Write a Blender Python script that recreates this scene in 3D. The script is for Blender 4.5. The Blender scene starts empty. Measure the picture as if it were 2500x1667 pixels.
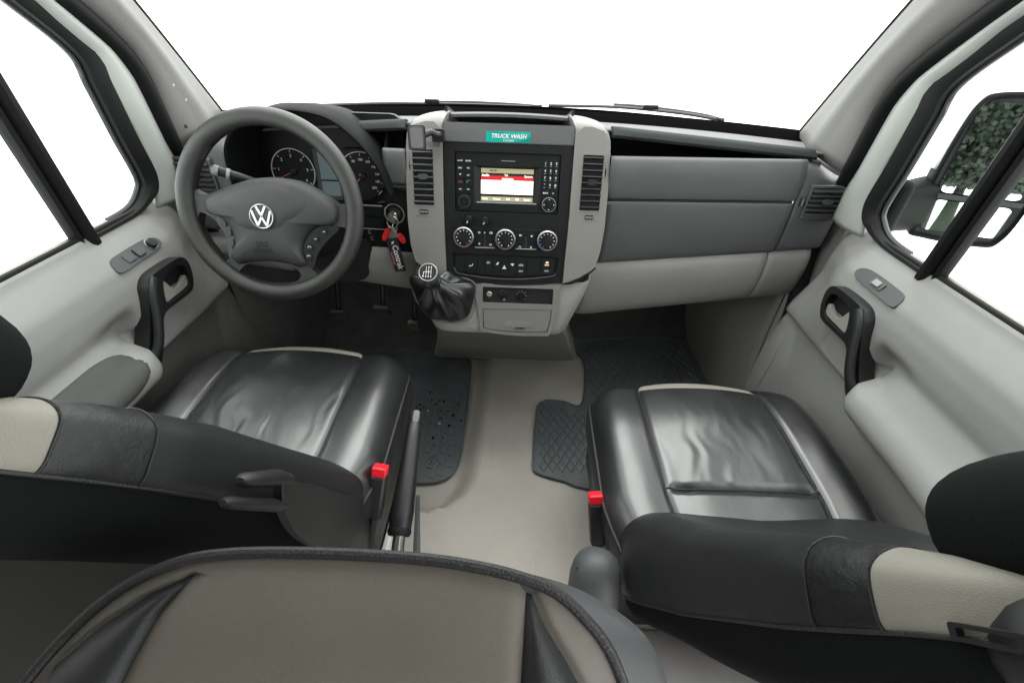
import bpy, bmesh, math, random
from mathutils import Vector, Matrix, noise
from mathutils.geometry import tessellate_polygon

S = bpy.context.scene
COL = S.collection
random.seed(7)
R = math.radians

# ---------------------------------------------------------------- camera, light, exposure
cam = bpy.data.cameras.new('camera')
cam.sensor_width = 36.0
cam.lens = 16.0
cam.clip_start = 0.01
cam.clip_end = 400.0
cam_o = bpy.data.objects.new('camera', cam)
cam_o.matrix_world = Matrix.Translation((0.025, 0.0, 1.2)) @ Matrix.Rotation(R(54.0), 4, 'X') @ Matrix.Rotation(R(2.0), 4, 'Z')
COL.objects.link(cam_o)
S.camera = cam_o

world = bpy.data.worlds.new('World')           # white overcast sky, the same in every direction
S.world = world
world.use_nodes = True
wb = world.node_tree.nodes['Background']
wb.inputs['Color'].default_value = (0.985, 1.0, 0.99, 1)
wb.inputs['Strength'].default_value = 2.5

sun = bpy.data.lights.new('sun', 'SUN')
sun.energy = 1.5
sun.angle = R(45)
sun.color = (1.0, 0.98, 0.95)
sun_o = bpy.data.objects.new('sun', sun)
sun_o.rotation_euler = (R(-24), R(3), 0)       # high, in front of the windscreen
COL.objects.link(sun_o)

S.view_settings.view_transform = 'Standard'
S.view_settings.look = 'None'
S.view_settings.gamma = 1.0
S.view_settings.use_curve_mapping = False
S.view_settings.exposure = 0.64
S.cycles.use_denoising = True
S.cycles.max_bounces = 7
S.cycles.diffuse_bounces = 4
S.cycles.glossy_bounces = 3
S.cycles.transparent_max_bounces = 8
S.cycles.caustics_reflective = False
S.cycles.caustics_refractive = False

# ---------------------------------------------------------------- materials
MATS = {}
def mat(name, col, rough=0.55, metal=0.0, spec=0.5, bump=0.0, bscale=900.0, vor=False, var=0.0, vscale=6.0,
        stretch=None, wrinkle=0.0, wscale=9.0, wstretch=(1, 1, 1), coat=0.0, emit=None, estr=1.0, rvar=0.0):
    m = bpy.data.materials.new(name)
    m.use_nodes = True
    nt = m.node_tree
    N, L = nt.nodes, nt.links
    b = N['Principled BSDF']
    b.inputs['Roughness'].default_value = rough
    b.inputs['Metallic'].default_value = metal
    b.inputs['Specular IOR Level'].default_value = spec
    b.inputs['Coat Weight'].default_value = coat
    b.inputs['Coat Roughness'].default_value = 0.24
    c4 = (col[0], col[1], col[2], 1)
    b.inputs['Base Color'].default_value = c4
    if emit:
        b.inputs['Emission Color'].default_value = (*emit, 1)
        b.inputs['Emission Strength'].default_value = estr
    tc = N.new('ShaderNodeTexCoord')
    src = tc.outputs['Object']
    if var > 0:
        n1 = N.new('ShaderNodeTexNoise'); n1.inputs['Scale'].default_value = vscale
        n1.inputs['Detail'].default_value = 6; n1.inputs['Roughness'].default_value = 0.65
        L.new(src, n1.inputs['Vector'])
        mp = N.new('ShaderNodeMapRange')
        mp.inputs['From Min'].default_value = 0.3; mp.inputs['From Max'].default_value = 0.7
        mp.inputs['To Min'].default_value = 1 - var; mp.inputs['To Max'].default_value = 1 + var
        L.new(n1.outputs['Fac'], mp.inputs['Value'])
        mx = N.new('ShaderNodeMix'); mx.data_type = 'RGBA'; mx.blend_type = 'MULTIPLY'
        mx.inputs['Factor'].default_value = 1.0
        mx.inputs[6].default_value = c4
        L.new(mp.outputs['Result'], mx.inputs[7])
        L.new(mx.outputs[2], b.inputs['Base Color'])
    if rvar > 0:
        n3 = N.new('ShaderNodeTexNoise'); n3.inputs['Scale'].default_value = 11
        n3.inputs['Detail'].default_value = 5
        L.new(src, n3.inputs['Vector'])
        mr = N.new('ShaderNodeMapRange')
        mr.inputs['From Min'].default_value = 0.3; mr.inputs['From Max'].default_value = 0.7
        mr.inputs['To Min'].default_value = max(0.05, rough - rvar); mr.inputs['To Max'].default_value = rough + rvar
        L.new(n3.outputs['Fac'], mr.inputs['Value'])
        L.new(mr.outputs['Result'], b.inputs['Roughness'])
    last = None
    if wrinkle > 0:
        mpg = N.new('ShaderNodeMapping'); mpg.inputs['Scale'].default_value = wstretch
        L.new(src, mpg.inputs['Vector'])
        nw = N.new('ShaderNodeTexNoise'); nw.inputs['Scale'].default_value = wscale
        nw.inputs['Detail'].default_value = 4; nw.inputs['Roughness'].default_value = 0.55
        nw.inputs['Distortion'].default_value = 0.4
        L.new(mpg.outputs['Vector'], nw.inputs['Vector'])
        bw = N.new('ShaderNodeBump'); bw.inputs['Strength'].default_value = wrinkle
        bw.inputs['Distance'].default_value = 0.01
        L.new(nw.outputs['Fac'], bw.inputs['Height'])
        last = bw
    if bump > 0:
        if vor:
            t = N.new('ShaderNodeTexVoronoi'); t.inputs['Scale'].default_value = bscale
            o = t.outputs['Distance']
        else:
            t = N.new('ShaderNodeTexNoise'); t.inputs['Scale'].default_value = bscale
            t.inputs['Detail'].default_value = 2
            o = t.outputs['Fac']
        L.new(src, t.inputs['Vector'])
        bp = N.new('ShaderNodeBump'); bp.inputs['Strength'].default_value = bump
        bp.inputs['Distance'].default_value = 0.002
        L.new(o, bp.inputs['Height'])
        if last:
            L.new(last.outputs['Normal'], bp.inputs['Normal'])
        last = bp
    if last:
        L.new(last.outputs['Normal'], b.inputs['Normal'])
    MATS[name] = m
    return m

def glass_mat(name, tint, refl=0.016):
    m = bpy.data.materials.new(name); m.use_nodes = True
    nt = m.node_tree; N, L = nt.nodes, nt.links
    for n in list(N): N.remove(n)
    out = N.new('ShaderNodeOutputMaterial')
    tr = N.new('ShaderNodeBsdfTransparent'); tr.inputs['Color'].default_value = (*tint, 1)
    gl = N.new('ShaderNodeBsdfGlossy'); gl.inputs['Roughness'].default_value = 0.02
    lw = N.new('ShaderNodeLayerWeight'); lw.inputs['Blend'].default_value = 0.5
    pw = N.new('ShaderNodeMath'); pw.operation = 'POWER'; pw.inputs[1].default_value = 5.0
    mu = N.new('ShaderNodeMath'); mu.operation = 'MULTIPLY_ADD'; mu.inputs[1].default_value = refl * 3; mu.inputs[2].default_value = refl * 0.5
    L.new(lw.outputs['Facing'], pw.inputs[0]); L.new(pw.outputs[0], mu.inputs[0])
    mx = N.new('ShaderNodeMixShader')
    L.new(mu.outputs[0], mx.inputs['Fac']); L.new(tr.outputs['BSDF'], mx.inputs[1]); L.new(gl.outputs['BSDF'], mx.inputs[2])
    L.new(mx.outputs['Shader'], out.inputs['Surface'])
    MATS[name] = m
    return m

mat('trim_light', (0.2725, 0.2713, 0.2605), 0.6, rvar=0.06, bump=0.3, bscale=1400, var=0.04, vscale=5)
mat('trim_pillar', (0.2237, 0.2195, 0.2091), 0.7, bump=0.25, bscale=1100, var=0.04, vscale=7)
mat('lip_grey', (0.0330, 0.0367, 0.0345), 0.75, spec=0.12, bump=0.3, bscale=1500, var=0.05)
mat('trim_lower', (0.3109, 0.3061, 0.2902), 0.6, bump=0.3, bscale=1500, var=0.05, vscale=6)
mat('trim_mid', (0.2001, 0.1973, 0.1863), 0.55, bump=0.3, bscale=1500, var=0.05, vscale=6)
mat('trim_silver', (0.2178, 0.2138, 0.2006), 0.42, spec=0.6, bump=0.12, bscale=2200, var=0.03)
mat('dash_dark', (0.1009, 0.1027, 0.1057), 0.5, bump=0.35, bscale=1500, var=0.08, vscale=7)
mat('hood_black', (0.007, 0.0075, 0.008), 0.7, spec=0.12, bump=0.3, bscale=1500)
mat('ring_grey', (0.34, 0.34, 0.33), 0.35, metal=0.3)
mat('pad_grey', (0.075, 0.076, 0.073), 0.7, spec=0.3, bump=0.3, bscale=900, var=0.06)
mat('frit_black', (0.004, 0.004, 0.004), 0.9, spec=0.0)
mat('trim_dark', (0.0780, 0.0780, 0.0728), 0.65, bump=0.3, bscale=1400, var=0.08)
mat('dash_top', (0.1716, 0.1674, 0.1737), 0.8, spec=0.1, bump=0.35, bscale=1500, var=0.06, vscale=6)
mat('black_plastic', (0.012, 0.0125, 0.0135), 0.42, bump=0.15, bscale=1500, rvar=0.05)
mat('panel_black', (0.0044, 0.0048, 0.0052), 0.5, spec=0.35, bump=0.2, bscale=1600, var=0.05)
mat('deep_black', (0.006, 0.006, 0.007), 0.8)
mat('button_black', (0.0077, 0.0084, 0.0095), 0.4, spec=0.4)
mat('grey_plastic', (0.0606, 0.0635, 0.0665), 0.5, bump=0.2, bscale=1500, var=0.05)
mat('wheel_rubber', (0.0251, 0.0264, 0.0245), 0.38, spec=0.6, bump=0.35, bscale=1300, var=0.22, vscale=16, rvar=0.08)
mat('wheel_cover', (0.0390, 0.0399, 0.0414), 0.47, bump=0.3, bscale=1500, var=0.06)
mat('leather_black', (0.008, 0.0085, 0.0095), 0.38, spec=0.6, coat=0.75, bump=0.06, bscale=900, vor=True, wrinkle=0.08, wscale=34, wstretch=(1.0, 0.4, 1.0), rvar=0.07)
mat('leather_side', (0.0154, 0.0162, 0.0170), 0.42, spec=0.4, bump=0.2, bscale=900, vor=True, wrinkle=0.12, wscale=9, rvar=0.06)
mat('leather_crinkle', (0.009, 0.0095, 0.010), 0.4, spec=0.45, bump=0.16, bscale=900, vor=True, wrinkle=0.14, wscale=70, wstretch=(1, 0.7, 0.7), rvar=0.05)
mat('leather_beige', (0.2327, 0.2204, 0.1852), 0.55, bump=0.2, bscale=1000, vor=True, wrinkle=0.08, wscale=14, var=0.05, vscale=9)
mat('moulded_dark', (0.006, 0.0065, 0.007), 0.6)
mat('leather_taupe', (0.140, 0.127, 0.106), 0.5, bump=0.25, bscale=1500, vor=True, wrinkle=0.12, wscale=22, var=0.07, vscale=10)
mat('fabric_black', (0.006, 0.0065, 0.007), 0.9, spec=0.12, bump=0.5, bscale=900)
mat('piping_black', (0.012, 0.012, 0.013), 0.5, bump=0.6, bscale=500)
mat('floor_vinyl', (0.345, 0.325, 0.288), 0.6, bump=0.5, bscale=420, var=0.11, vscale=5.5, rvar=0.08)
mat('floor_pale', (0.7750, 0.7312, 0.7188), 0.55, var=0.06)
mat('mirror_plastic', (0.005, 0.006, 0.0055), 0.6, spec=0.06)
mat('mat_rubber', (0.0775, 0.0872, 0.0904), 0.45, bump=0.3, bscale=800, var=0.25, vscale=9, rvar=0.08)
mat('carpet_dark', (0.0663, 0.0688, 0.0638), 0.95, bump=0.6, bscale=600, var=0.25, vscale=12)
mat('rubber_seal', (0.006, 0.0065, 0.0065), 0.65, spec=0.25, bump=0.2, bscale=500)
mat('paint_white', (0.72, 0.75, 0.72), 0.25, spec=0.5, coat=0.4)
mat('paint_frame', (0.4002, 0.4209, 0.3933), 0.4, spec=0.5, var=0.03)
mat('chrome', (0.62, 0.63, 0.64), 0.28, metal=1.0)
mat('satin_metal', (0.52, 0.51, 0.49), 0.34, metal=1.0, bump=0.1, bscale=800)
mat('lever_metal', (0.40, 0.38, 0.345), 0.42, metal=0.25)
mat('dull_metal', (0.22, 0.21, 0.19), 0.5, metal=0.8, var=0.2, vscale=20)
mat('print_white', (0.72, 0.73, 0.72), 0.6)
mat('print_grey', (0.30, 0.31, 0.31), 0.6)
mat('print_red', (0.55, 0.03, 0.03), 0.6)
mat('print_green', (0.05, 0.35, 0.16), 0.6)
mat('print_blue', (0.06, 0.2, 0.5), 0.6)
mat('print_orange', (0.75, 0.22, 0.12), 0.5)
mat('buckle_red', (0.80, 0.012, 0.025), 0.4, spec=0.5)
mat('key_red', (0.75, 0.03, 0.03), 0.35)
mat('tag_black', (0.018, 0.018, 0.022), 0.35)
mat('sticker_teal', (0.0, 0.36, 0.32), 0.35)
mat('sticker_teal_dark', (0.0, 0.22, 0.21), 0.35)
mat('lcd_grey', (0.13, 0.17, 0.18), 0.25, emit=(0.13, 0.17, 0.18), estr=0.15)
mat('screen_white', (0.8, 0.8, 0.76), 0.4, emit=(1.0, 0.99, 0.92), estr=0.9)
mat('screen_khaki', (0.33, 0.31, 0.19), 0.4, emit=(0.33, 0.31, 0.19), estr=0.35)
mat('screen_red', (0.5, 0.02, 0.02), 0.4, emit=(0.5, 0.01, 0.02), estr=0.4)
mat('screen_dark', (0.03, 0.025, 0.025), 0.3)
mat('screen_text', (0.9, 0.88, 0.75), 0.4, emit=(1.0, 0.96, 0.8), estr=0.5)
mat('led_red', (0.9, 0.3, 0.1), 0.4, emit=(1.0, 0.35, 0.12), estr=2.0)
mat('clear_plastic', (0.16, 0.16, 0.16), 0.15, spec=0.6)
mat('debris', (0.006, 0.006, 0.006), 0.12)
mat('debris_pale', (0.4, 0.4, 0.38), 0.4)
mat('mirror', (0.86, 0.93, 0.89), 0.015, metal=1.0)
mat('foliage', (0.0126, 0.0210, 0.0112), 0.75, var=0.4, vscale=1.3)
mat('bark', (0.06, 0.045, 0.03), 0.9)
mat('side_glass', (0.012, 0.021, 0.017), 0.5, spec=0.1, var=0.8, vscale=2.2)  # mottling painted in to suggest trees reflected in the glass
mat('headliner', (0.2520, 0.2520, 0.2400), 0.9, bump=0.3, bscale=900)
glass_mat('glass_clear', (0.96, 0.985, 0.97))

# ---------------------------------------------------------------- geometry helpers
WM = {}
def link(o, parent=None, M=None):
    M = M if M is not None else Matrix.Identity(4)
    COL.objects.link(o)
    if parent is not None:
        o.parent = parent
        o.matrix_parent_inverse = WM[parent].inverted()
    o.matrix_basis = M
    WM[o] = M.copy()
    return o

def tag(o, label=None, cat=None, group=None, kind=None):
    if label: o['label'] = label
    if cat: o['category'] = cat
    if group: o['group'] = group
    if kind: o['kind'] = kind
    return o

def thing(name, label, cat, loc, group=None):
    o = bpy.data.objects.new(name, None)
    o.empty_display_size = 0.05
    link(o, None, Matrix.Translation(loc))
    return tag(o, label, cat, group)

def mesh(name, geo, m, fix=True, smooth=True, angle=35):
    me = bpy.data.meshes.new(name)
    me.from_pydata([tuple(v) for v in geo[0]], [], geo[1])
    me.update()
    if fix:
        bm = bmesh.new(); bm.from_mesh(me)
        bmesh.ops.remove_doubles(bm, verts=bm.verts, dist=1e-6)
        bmesh.ops.recalc_face_normals(bm, faces=bm.faces)
        bm.to_mesh(me); bm.free()
    me.materials.append(MATS[m])
    if smooth:
        me.shade_smooth()
        me.set_sharp_from_angle(angle=R(angle))
    return me

def obj(name, geo, m, parent=None, M=None, bevel=0.0, seg=2, solid=0.0, soff=-1.0, subd=0, smooth=True, angle=35, fix=True, label=None):
    me = geo if isinstance(geo, bpy.types.Mesh) else mesh(name, geo, m, fix, smooth, angle)
    o = bpy.data.objects.new(name, me)
    link(o, parent, M)
    if solid:
        md = o.modifiers.new('solid', 'SOLIDIFY'); md.thickness = solid; md.offset = soff
    if bevel:
        md = o.modifiers.new('bevel', 'BEVEL'); md.width = bevel; md.segments = seg
        md.limit_method = 'ANGLE'; md.angle_limit = R(35); md.harden_normals = False
    if subd:
        md = o.modifiers.new('subd', 'SUBSURF'); md.levels = subd; md.render_levels = subd
    if label: o['label'] = label
    return o

def frame(o, ex, ey, ez):
    ex, ey, ez = Vector(ex).normalized(), Vector(ey).normalized(), Vector(ez).normalized()
    return Matrix(((ex.x, ey.x, ez.x, o[0]), (ex.y, ey.y, ez.y, o[1]), (ex.z, ey.z, ez.z, o[2]), (0, 0, 0, 1)))

def T(x, y, z): return Matrix.Translation((x, y, z))

def box(x0, x1, y0, y1, z0, z1):
    v = [(x, y, z) for z in (z0, z1) for y in (y0, y1) for x in (x0, x1)]
    f = [(0, 2, 3, 1), (4, 5, 7, 6), (0, 1, 5, 4), (2, 6, 7, 3), (0, 4, 6, 2), (1, 3, 7, 5)]
    return v, f

def cbox(cx, cy, cz, sx, sy, sz):
    return box(cx - sx / 2, cx + sx / 2, cy - sy / 2, cy + sy / 2, cz - sz / 2, cz + sz / 2)

def join(*gs):
    V, F = [], []
    for v, f in gs:
        n = len(V)
        V += list(v)
        F += [tuple(i + n for i in q) for q in f]
    return V, F

def xf(geo, M):
    return [tuple(M @ Vector(v)) for v in geo[0]], geo[1]

def plate(outer, holes=(), z0=0.0, z1=0.01):
    loops = [list(outer)] + [list(h) for h in holes]
    flat = [p for l in loops for p in l]
    tris = tessellate_polygon([[Vector((p[0], p[1], 0)) for p in l] for l in loops])
    n = len(flat)
    V = [(p[0], p[1], z1) for p in flat] + [(p[0], p[1], z0) for p in flat]
    F = []
    for t in tris:
        if len(set(t)) == 3:
            F.append(tuple(t)); F.append(tuple(i + n for i in reversed(t)))
    k = 0
    for l in loops:
        m_ = len(l)
        for i in range(m_):
            a, b = k + i, k + (i + 1) % m_
            F.append((a, b, b + n, a + n))
        k += m_
    return V, F

def rect(x0, x1, y0, y1, r=0.0, n=4):
    if r <= 0: return [(x0, y0), (x1, y0), (x1, y1), (x0, y1)]
    P = []
    for cx, cy, a in ((x1 - r, y0 + r, -90), (x1 - r, y1 - r, 0), (x0 + r, y1 - r, 90), (x0 + r, y0 + r, 180)):
        for i in range(n + 1):
            t = R(a + 90 * i / n)
            P.append((cx + r * math.cos(t), cy + r * math.sin(t)))
    return P

def circ(cx, cy, r, n=32, ry=None):
    ry = ry or r
    return [(cx + r * math.cos(2 * math.pi * i / n), cy + ry * math.sin(2 * math.pi * i / n)) for i in range(n)]

def arcpts(cx, cy, r, a0, a1, n=16):
    return [(cx + r * math.cos(R(a0 + (a1 - a0) * i / n)), cy + r * math.sin(R(a0 + (a1 - a0) * i / n))) for i in range(n + 1)]

def cr(pts, n=8, closed=False):
    """Catmull-Rom through pts, n samples a span"""
    P = [Vector(p) for p in pts]
    m_ = len(P)
    out = []
    spans = m_ if closed else m_ - 1
    for i in range(spans):
        if closed:
            p0, p1, p2, p3 = P[(i - 1) % m_], P[i], P[(i + 1) % m_], P[(i + 2) % m_]
        else:
            p1, p2 = P[i], P[i + 1]
            p0 = P[i - 1] if i > 0 else p1 * 2 - p2
            p3 = P[i + 2] if i + 2 < m_ else p2 * 2 - p1
        for j in range(n):
            t = j / n
            out.append(0.5 * (2 * p1 + (p2 - p0) * t + (2 * p0 - 5 * p1 + 4 * p2 - p3) * t * t + (3 * p1 - p0 - 3 * p2 + p3) * t ** 3))
    if not closed: out.append(P[-1])
    return out

def cr2(pts, n=6, closed=True):
    return [(p.x, p.y) for p in cr([(a, b, 0) for a, b in pts], n, closed)]

def grid(rows, cu=False, cv=False, caps=False):
    nr, nc = len(rows), len(rows[0])
    V = [tuple(p) for r in rows for p in r]
    F = []
    for i in range(nr if cv else nr - 1):
        for j in range(nc if cu else nc - 1):
            a = i * nc + j; b = i * nc + (j + 1) % nc
            c = ((i + 1) % nr) * nc + (j + 1) % nc; d = ((i + 1) % nr) * nc + j
            F.append((a, b, c, d))
    if caps:
        F.append(tuple(range(nc)))
        F.append(tuple((nr - 1) * nc + j for j in reversed(range(nc))))
    return V, F

def tube(path, r, n=10, closed=False, ry=None, up=(0, 0, 1), caps=True):
    P = [Vector(p) for p in path]
    m_ = len(P)
    rows = []
    up = Vector(up)
    for i, p in enumerate(P):
        if closed: t = P[(i + 1) % m_] - P[i - 1]
        else: t = P[min(i + 1, m_ - 1)] - P[max(i - 1, 0)]
        t.normalize()
        s = t.cross(up)
        if s.length < 1e-4: s = t.cross(Vector((1, 0, 0.01)))
        s.normalize(); u = s.cross(t).normalized()
        rr = r[i] if isinstance(r, (list, tuple)) else r
        r2 = (ry[i] if isinstance(ry, (list, tuple)) else ry) if ry else rr
        rows.append([p + s * rr * math.cos(2 * math.pi * k / n) + u * r2 * math.sin(2 * math.pi * k / n) for k in range(n)])
    return grid(rows, cu=True, cv=closed, caps=caps and not closed)

def lathe(prof, n=32):
    rows = [[(r * math.cos(2 * math.pi * k / n), r * math.sin(2 * math.pi * k / n), z) for k in range(n)] for r, z in prof]
    return grid(rows, cu=True, caps=True)

def ss(a, b, x):
    if a == b: return 1.0 if x >= a else 0.0
    t = max(0.0, min(1.0, (x - a) / (b - a)))
    return t * t * (3 - 2 * t)

def pl(tab, x):
    if x <= tab[0][0]: return tab[0][1]
    for (a, va), (b, vb) in zip(tab, tab[1:]):
        if x <= b: return va + (vb - va) * (x - a) / (b - a)
    return tab[-1][1]

def lin(a, b, n): return [a + (b - a) * i / (n - 1) for i in range(n)]

TXT = {}
def text(body, size, m, parent, M, name='lettering', align='CENTER', bold=0.0, ext=0.00025, shear=0.0, sx=1.0):
    key = (body, size, m, align, bold, shear, sx)
    if key not in TXT:
        c = bpy.data.curves.new('text', 'FONT')
        c.body = body; c.size = size; c.align_x = align; c.align_y = 'CENTER'
        c.extrude = ext; c.offset = bold; c.shear = shear; c.resolution_u = 3
        o = bpy.data.objects.new('text', c); COL.objects.link(o)
        bpy.context.view_layer.update()
        me = bpy.data.meshes.new_from_object(o.evaluated_get(bpy.context.evaluated_depsgraph_get()))
        bpy.data.objects.remove(o)
        if sx != 1.0:
            for v in me.vertices: v.co.x *= sx
        me.materials.clear(); me.materials.append(MATS[m])
        TXT[key] = me
    o = bpy.data.objects.new(name, TXT[key])
    return link(o, parent, M)

# ================================================================ the van: floor and shell
FLZ = 0.06
HL = [(0.30, -0.30), (0.72, -0.30), (0.745, -0.20), (0.77, -0.13), (0.81, -0.085), (0.88, -0.062), (1.0, -0.058), (1.2, -0.05), (1.6, -0.05)]
def floor_z(x, y):
    e = pl(HL, y)
    k = ss(e - 0.075, e, x)
    if y < 0.72: k = max(k, ss(0.78, 0.70, y))
    k = max(k, ss(0.80, 0.735, y))
    z = 0.012 + (FLZ - 0.012) * k
    # raised bead along the edge of the centre step
    d = x - e
    if y > 0.74: z += 0.004 * math.exp(-((d - 0.008) / 0.010) ** 2)
    # long shallow grooves running front to back
    if x > 0.0:
        for gx in (0.19,):
            z -= 0.0025 * math.exp(-((x - gx) / 0.004) ** 2) * ss(0.9, 0.82, y)
    return z
ys = lin(-0.6, 1.75, 150)
xs = lin(-0.84, 0.84, 150)
rows = [[(x, y, floor_z(x, y)) for x in xs] for y in ys]
fl = obj('floor', grid(rows), 'floor_vinyl', solid=0.01)
tag(fl, kind='structure')

body = thing('van', 'white van seen from inside, with grey pillars, doors and windscreen', 'van', (0, 0.6, 0))

# dark footwell: toe board and bulkhead, under the dashboard
prof = [(1.52, 0.012), (1.62, 0.06), (1.72, 0.20), (1.76, 0.40), (1.74, 0.70), (1.70, 0.86)]
pp = cr([(0, a, b) for a, b in prof], 5)
obj('bulkhead', grid([[(x, p.y, p.z) for x in lin(-0.845, 0.845, 24)] for p in pp]), 'carpet_dark', body, solid=0.01)
for s in (-1, 1):
    # kick panel beside the footwell
    rows = []
    for z in lin(0.0, 0.62, 24):
        r = []
        for y in lin(1.215, 1.74, 24):
            x = 0.865 - 0.075 * ss(1.20, 1.36, y) - 0.02 * math.sin(min(1, z / 0.8) * math.pi)
            r.append((s * x, y, z))
        rows.append(r)
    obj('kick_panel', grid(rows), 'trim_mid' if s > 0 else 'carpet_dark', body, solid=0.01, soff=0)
    rows = [[(s * (0.775 - 0.004 * ss(0, 1, i / 3)), y, z) for y in lin(1.42, 1.60, 6)] for i, z in enumerate(lin(0.16, 0.40, 6))]
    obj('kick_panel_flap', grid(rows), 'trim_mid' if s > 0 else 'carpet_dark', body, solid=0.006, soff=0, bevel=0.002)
    obj('hinge_post', box(min(s * 0.886, s * 0.93), max(s * 0.886, s * 0.93), 1.14, 1.42, -0.05, 0.885), 'trim_mid', body, bevel=0.01)
    # outer body side behind the door, white outside
    ow = obj('outer_side', box(0.93 * s if s > 0 else -0.985, 0.985 if s > 0 else -0.93, -4.2, 0.10 if s < 0 else -1.32, -0.55, 1.05), 'paint_white', body, bevel=0.03)
    # cab side wall behind the doors with the belt pillar
    obj('side_wall', box(min(s * 0.86, s * 0.90), max(s * 0.86, s * 0.90), -1.62 if s < 0 else -0.02, 0.12, 0.0, 1.62), 'trim_light', body, bevel=0.01)

# headliner
rows = []
for y in lin(-1.6, 0.66, 16):
    rows.append([(x, y, 1.66 - 0.10 * abs(x / 0.86) ** 4 - 0.05 * ss(0.3, 0.66, y)) for x in lin(-0.86, 0.86, 24)])
obj('headliner', grid(rows), 'headliner', body, solid=0.02)

# unseen dark wall far behind the camera, added to cut light from the rear
obj('unseen_rear_wall', box(-0.88, 0.88, -1.66, -1.62, 0.0, 1.66), 'carpet_dark', body)

# windscreen
def ws(u, v):
    x = u * (0.835 - 0.125 * v)
    y = (1.655 - 0.215 * abs(u) ** 2.2) * (1 - v) + (0.80 - 0.11 * u * u) * v
    z = (0.945 - 0.012 * u * u) * (1 - v) + (1.60 - 0.03 * u * u) * v + 0.035 * math.sin(v * math.pi)
    return (x, y, z)
obj('windscreen', grid([[ws(u, v) for u in lin(-1, 1, 28)] for v in lin(0, 1, 14)]), 'glass_clear', body)
# black frit band / rubber along the lower edge of the screen
frit = []
for v in (-0.014, -0.004, 0.003, 0.005):
    frit.append([Vector(ws(u, v)) + Vector((0, -0.004, 0.002)) for u in lin(-1, 1, 48)])
obj('windscreen_rubber', grid(frit), 'frit_black', body, solid=0.006)
for s in (-1, 1):
    path = [Vector(ws(s, v)) + Vector((-0.004 * s, -0.004, 0)) for v in lin(0, 1, 20)]
    obj('windscreen_rubber', tube(path, 0.0045, 8), 'rubber_seal', body)
# cowl below the glass outside
rows = []
for k, (dy, dz) in enumerate(((-0.03, -0.03), (0.02, -0.014), (0.05, -0.026), (0.10, -0.055), (0.13, -0.075), (0.50, -0.28), (0.9, -0.55))):
    rows.append([(ws(u, 0)[0] * 1.03, ws(u, 0)[1] + dy, ws(u, 0)[2] + dz) for u in lin(-1, 1, 30)])
obj('scuttle_panel', grid(rows[:4]), 'rubber_seal', body, solid=0.01)
obj('bonnet', grid(rows[4:]), 'paint_white', body, solid=0.01)

# pillar trims
SEAL_OUT = [(0.86, 1.205), (0.92, 1.18), (1.046, 1.155), (1.10, 1.128), (1.16, 1.066), (1.20, 1.012), (1.30, 0.875), (1.45, 0.67), (1.56, 0.52)]
SEAL_IN = [(0.80, 1.175), (0.857, 1.160), (0.92, 1.147), (1.06, 1.112), (1.115, 1.078), (1.16, 1.022), (1.20, 0.972), (1.30, 0.84), (1.45, 0.64), (1.56, 0.50)]
PALE = [(0.795, 1.072), (0.807, 1.076), (0.852, 1.09), (0.94, 1.083), (1.06, 1.053), (1.11, 1.040), (1.16, 0.985), (1.20, 0.945), (1.30, 0.815), (1.45, 0.62), (1.56, 0.48)]
RUB = [(0.803, 0.865), (0.807, 0.985), (0.832, 1.036), (0.862, 1.050), (0.945, 1.032), (1.05, 1.013), (1.11, 1.000), (1.19, 0.912), (1.30, 0.775), (1.45, 0.585), (1.54, 0.47)]
def tx(z): return 0.85 - 0.08 * (z - 0.8)       # the doors lean in towards the roof
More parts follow.
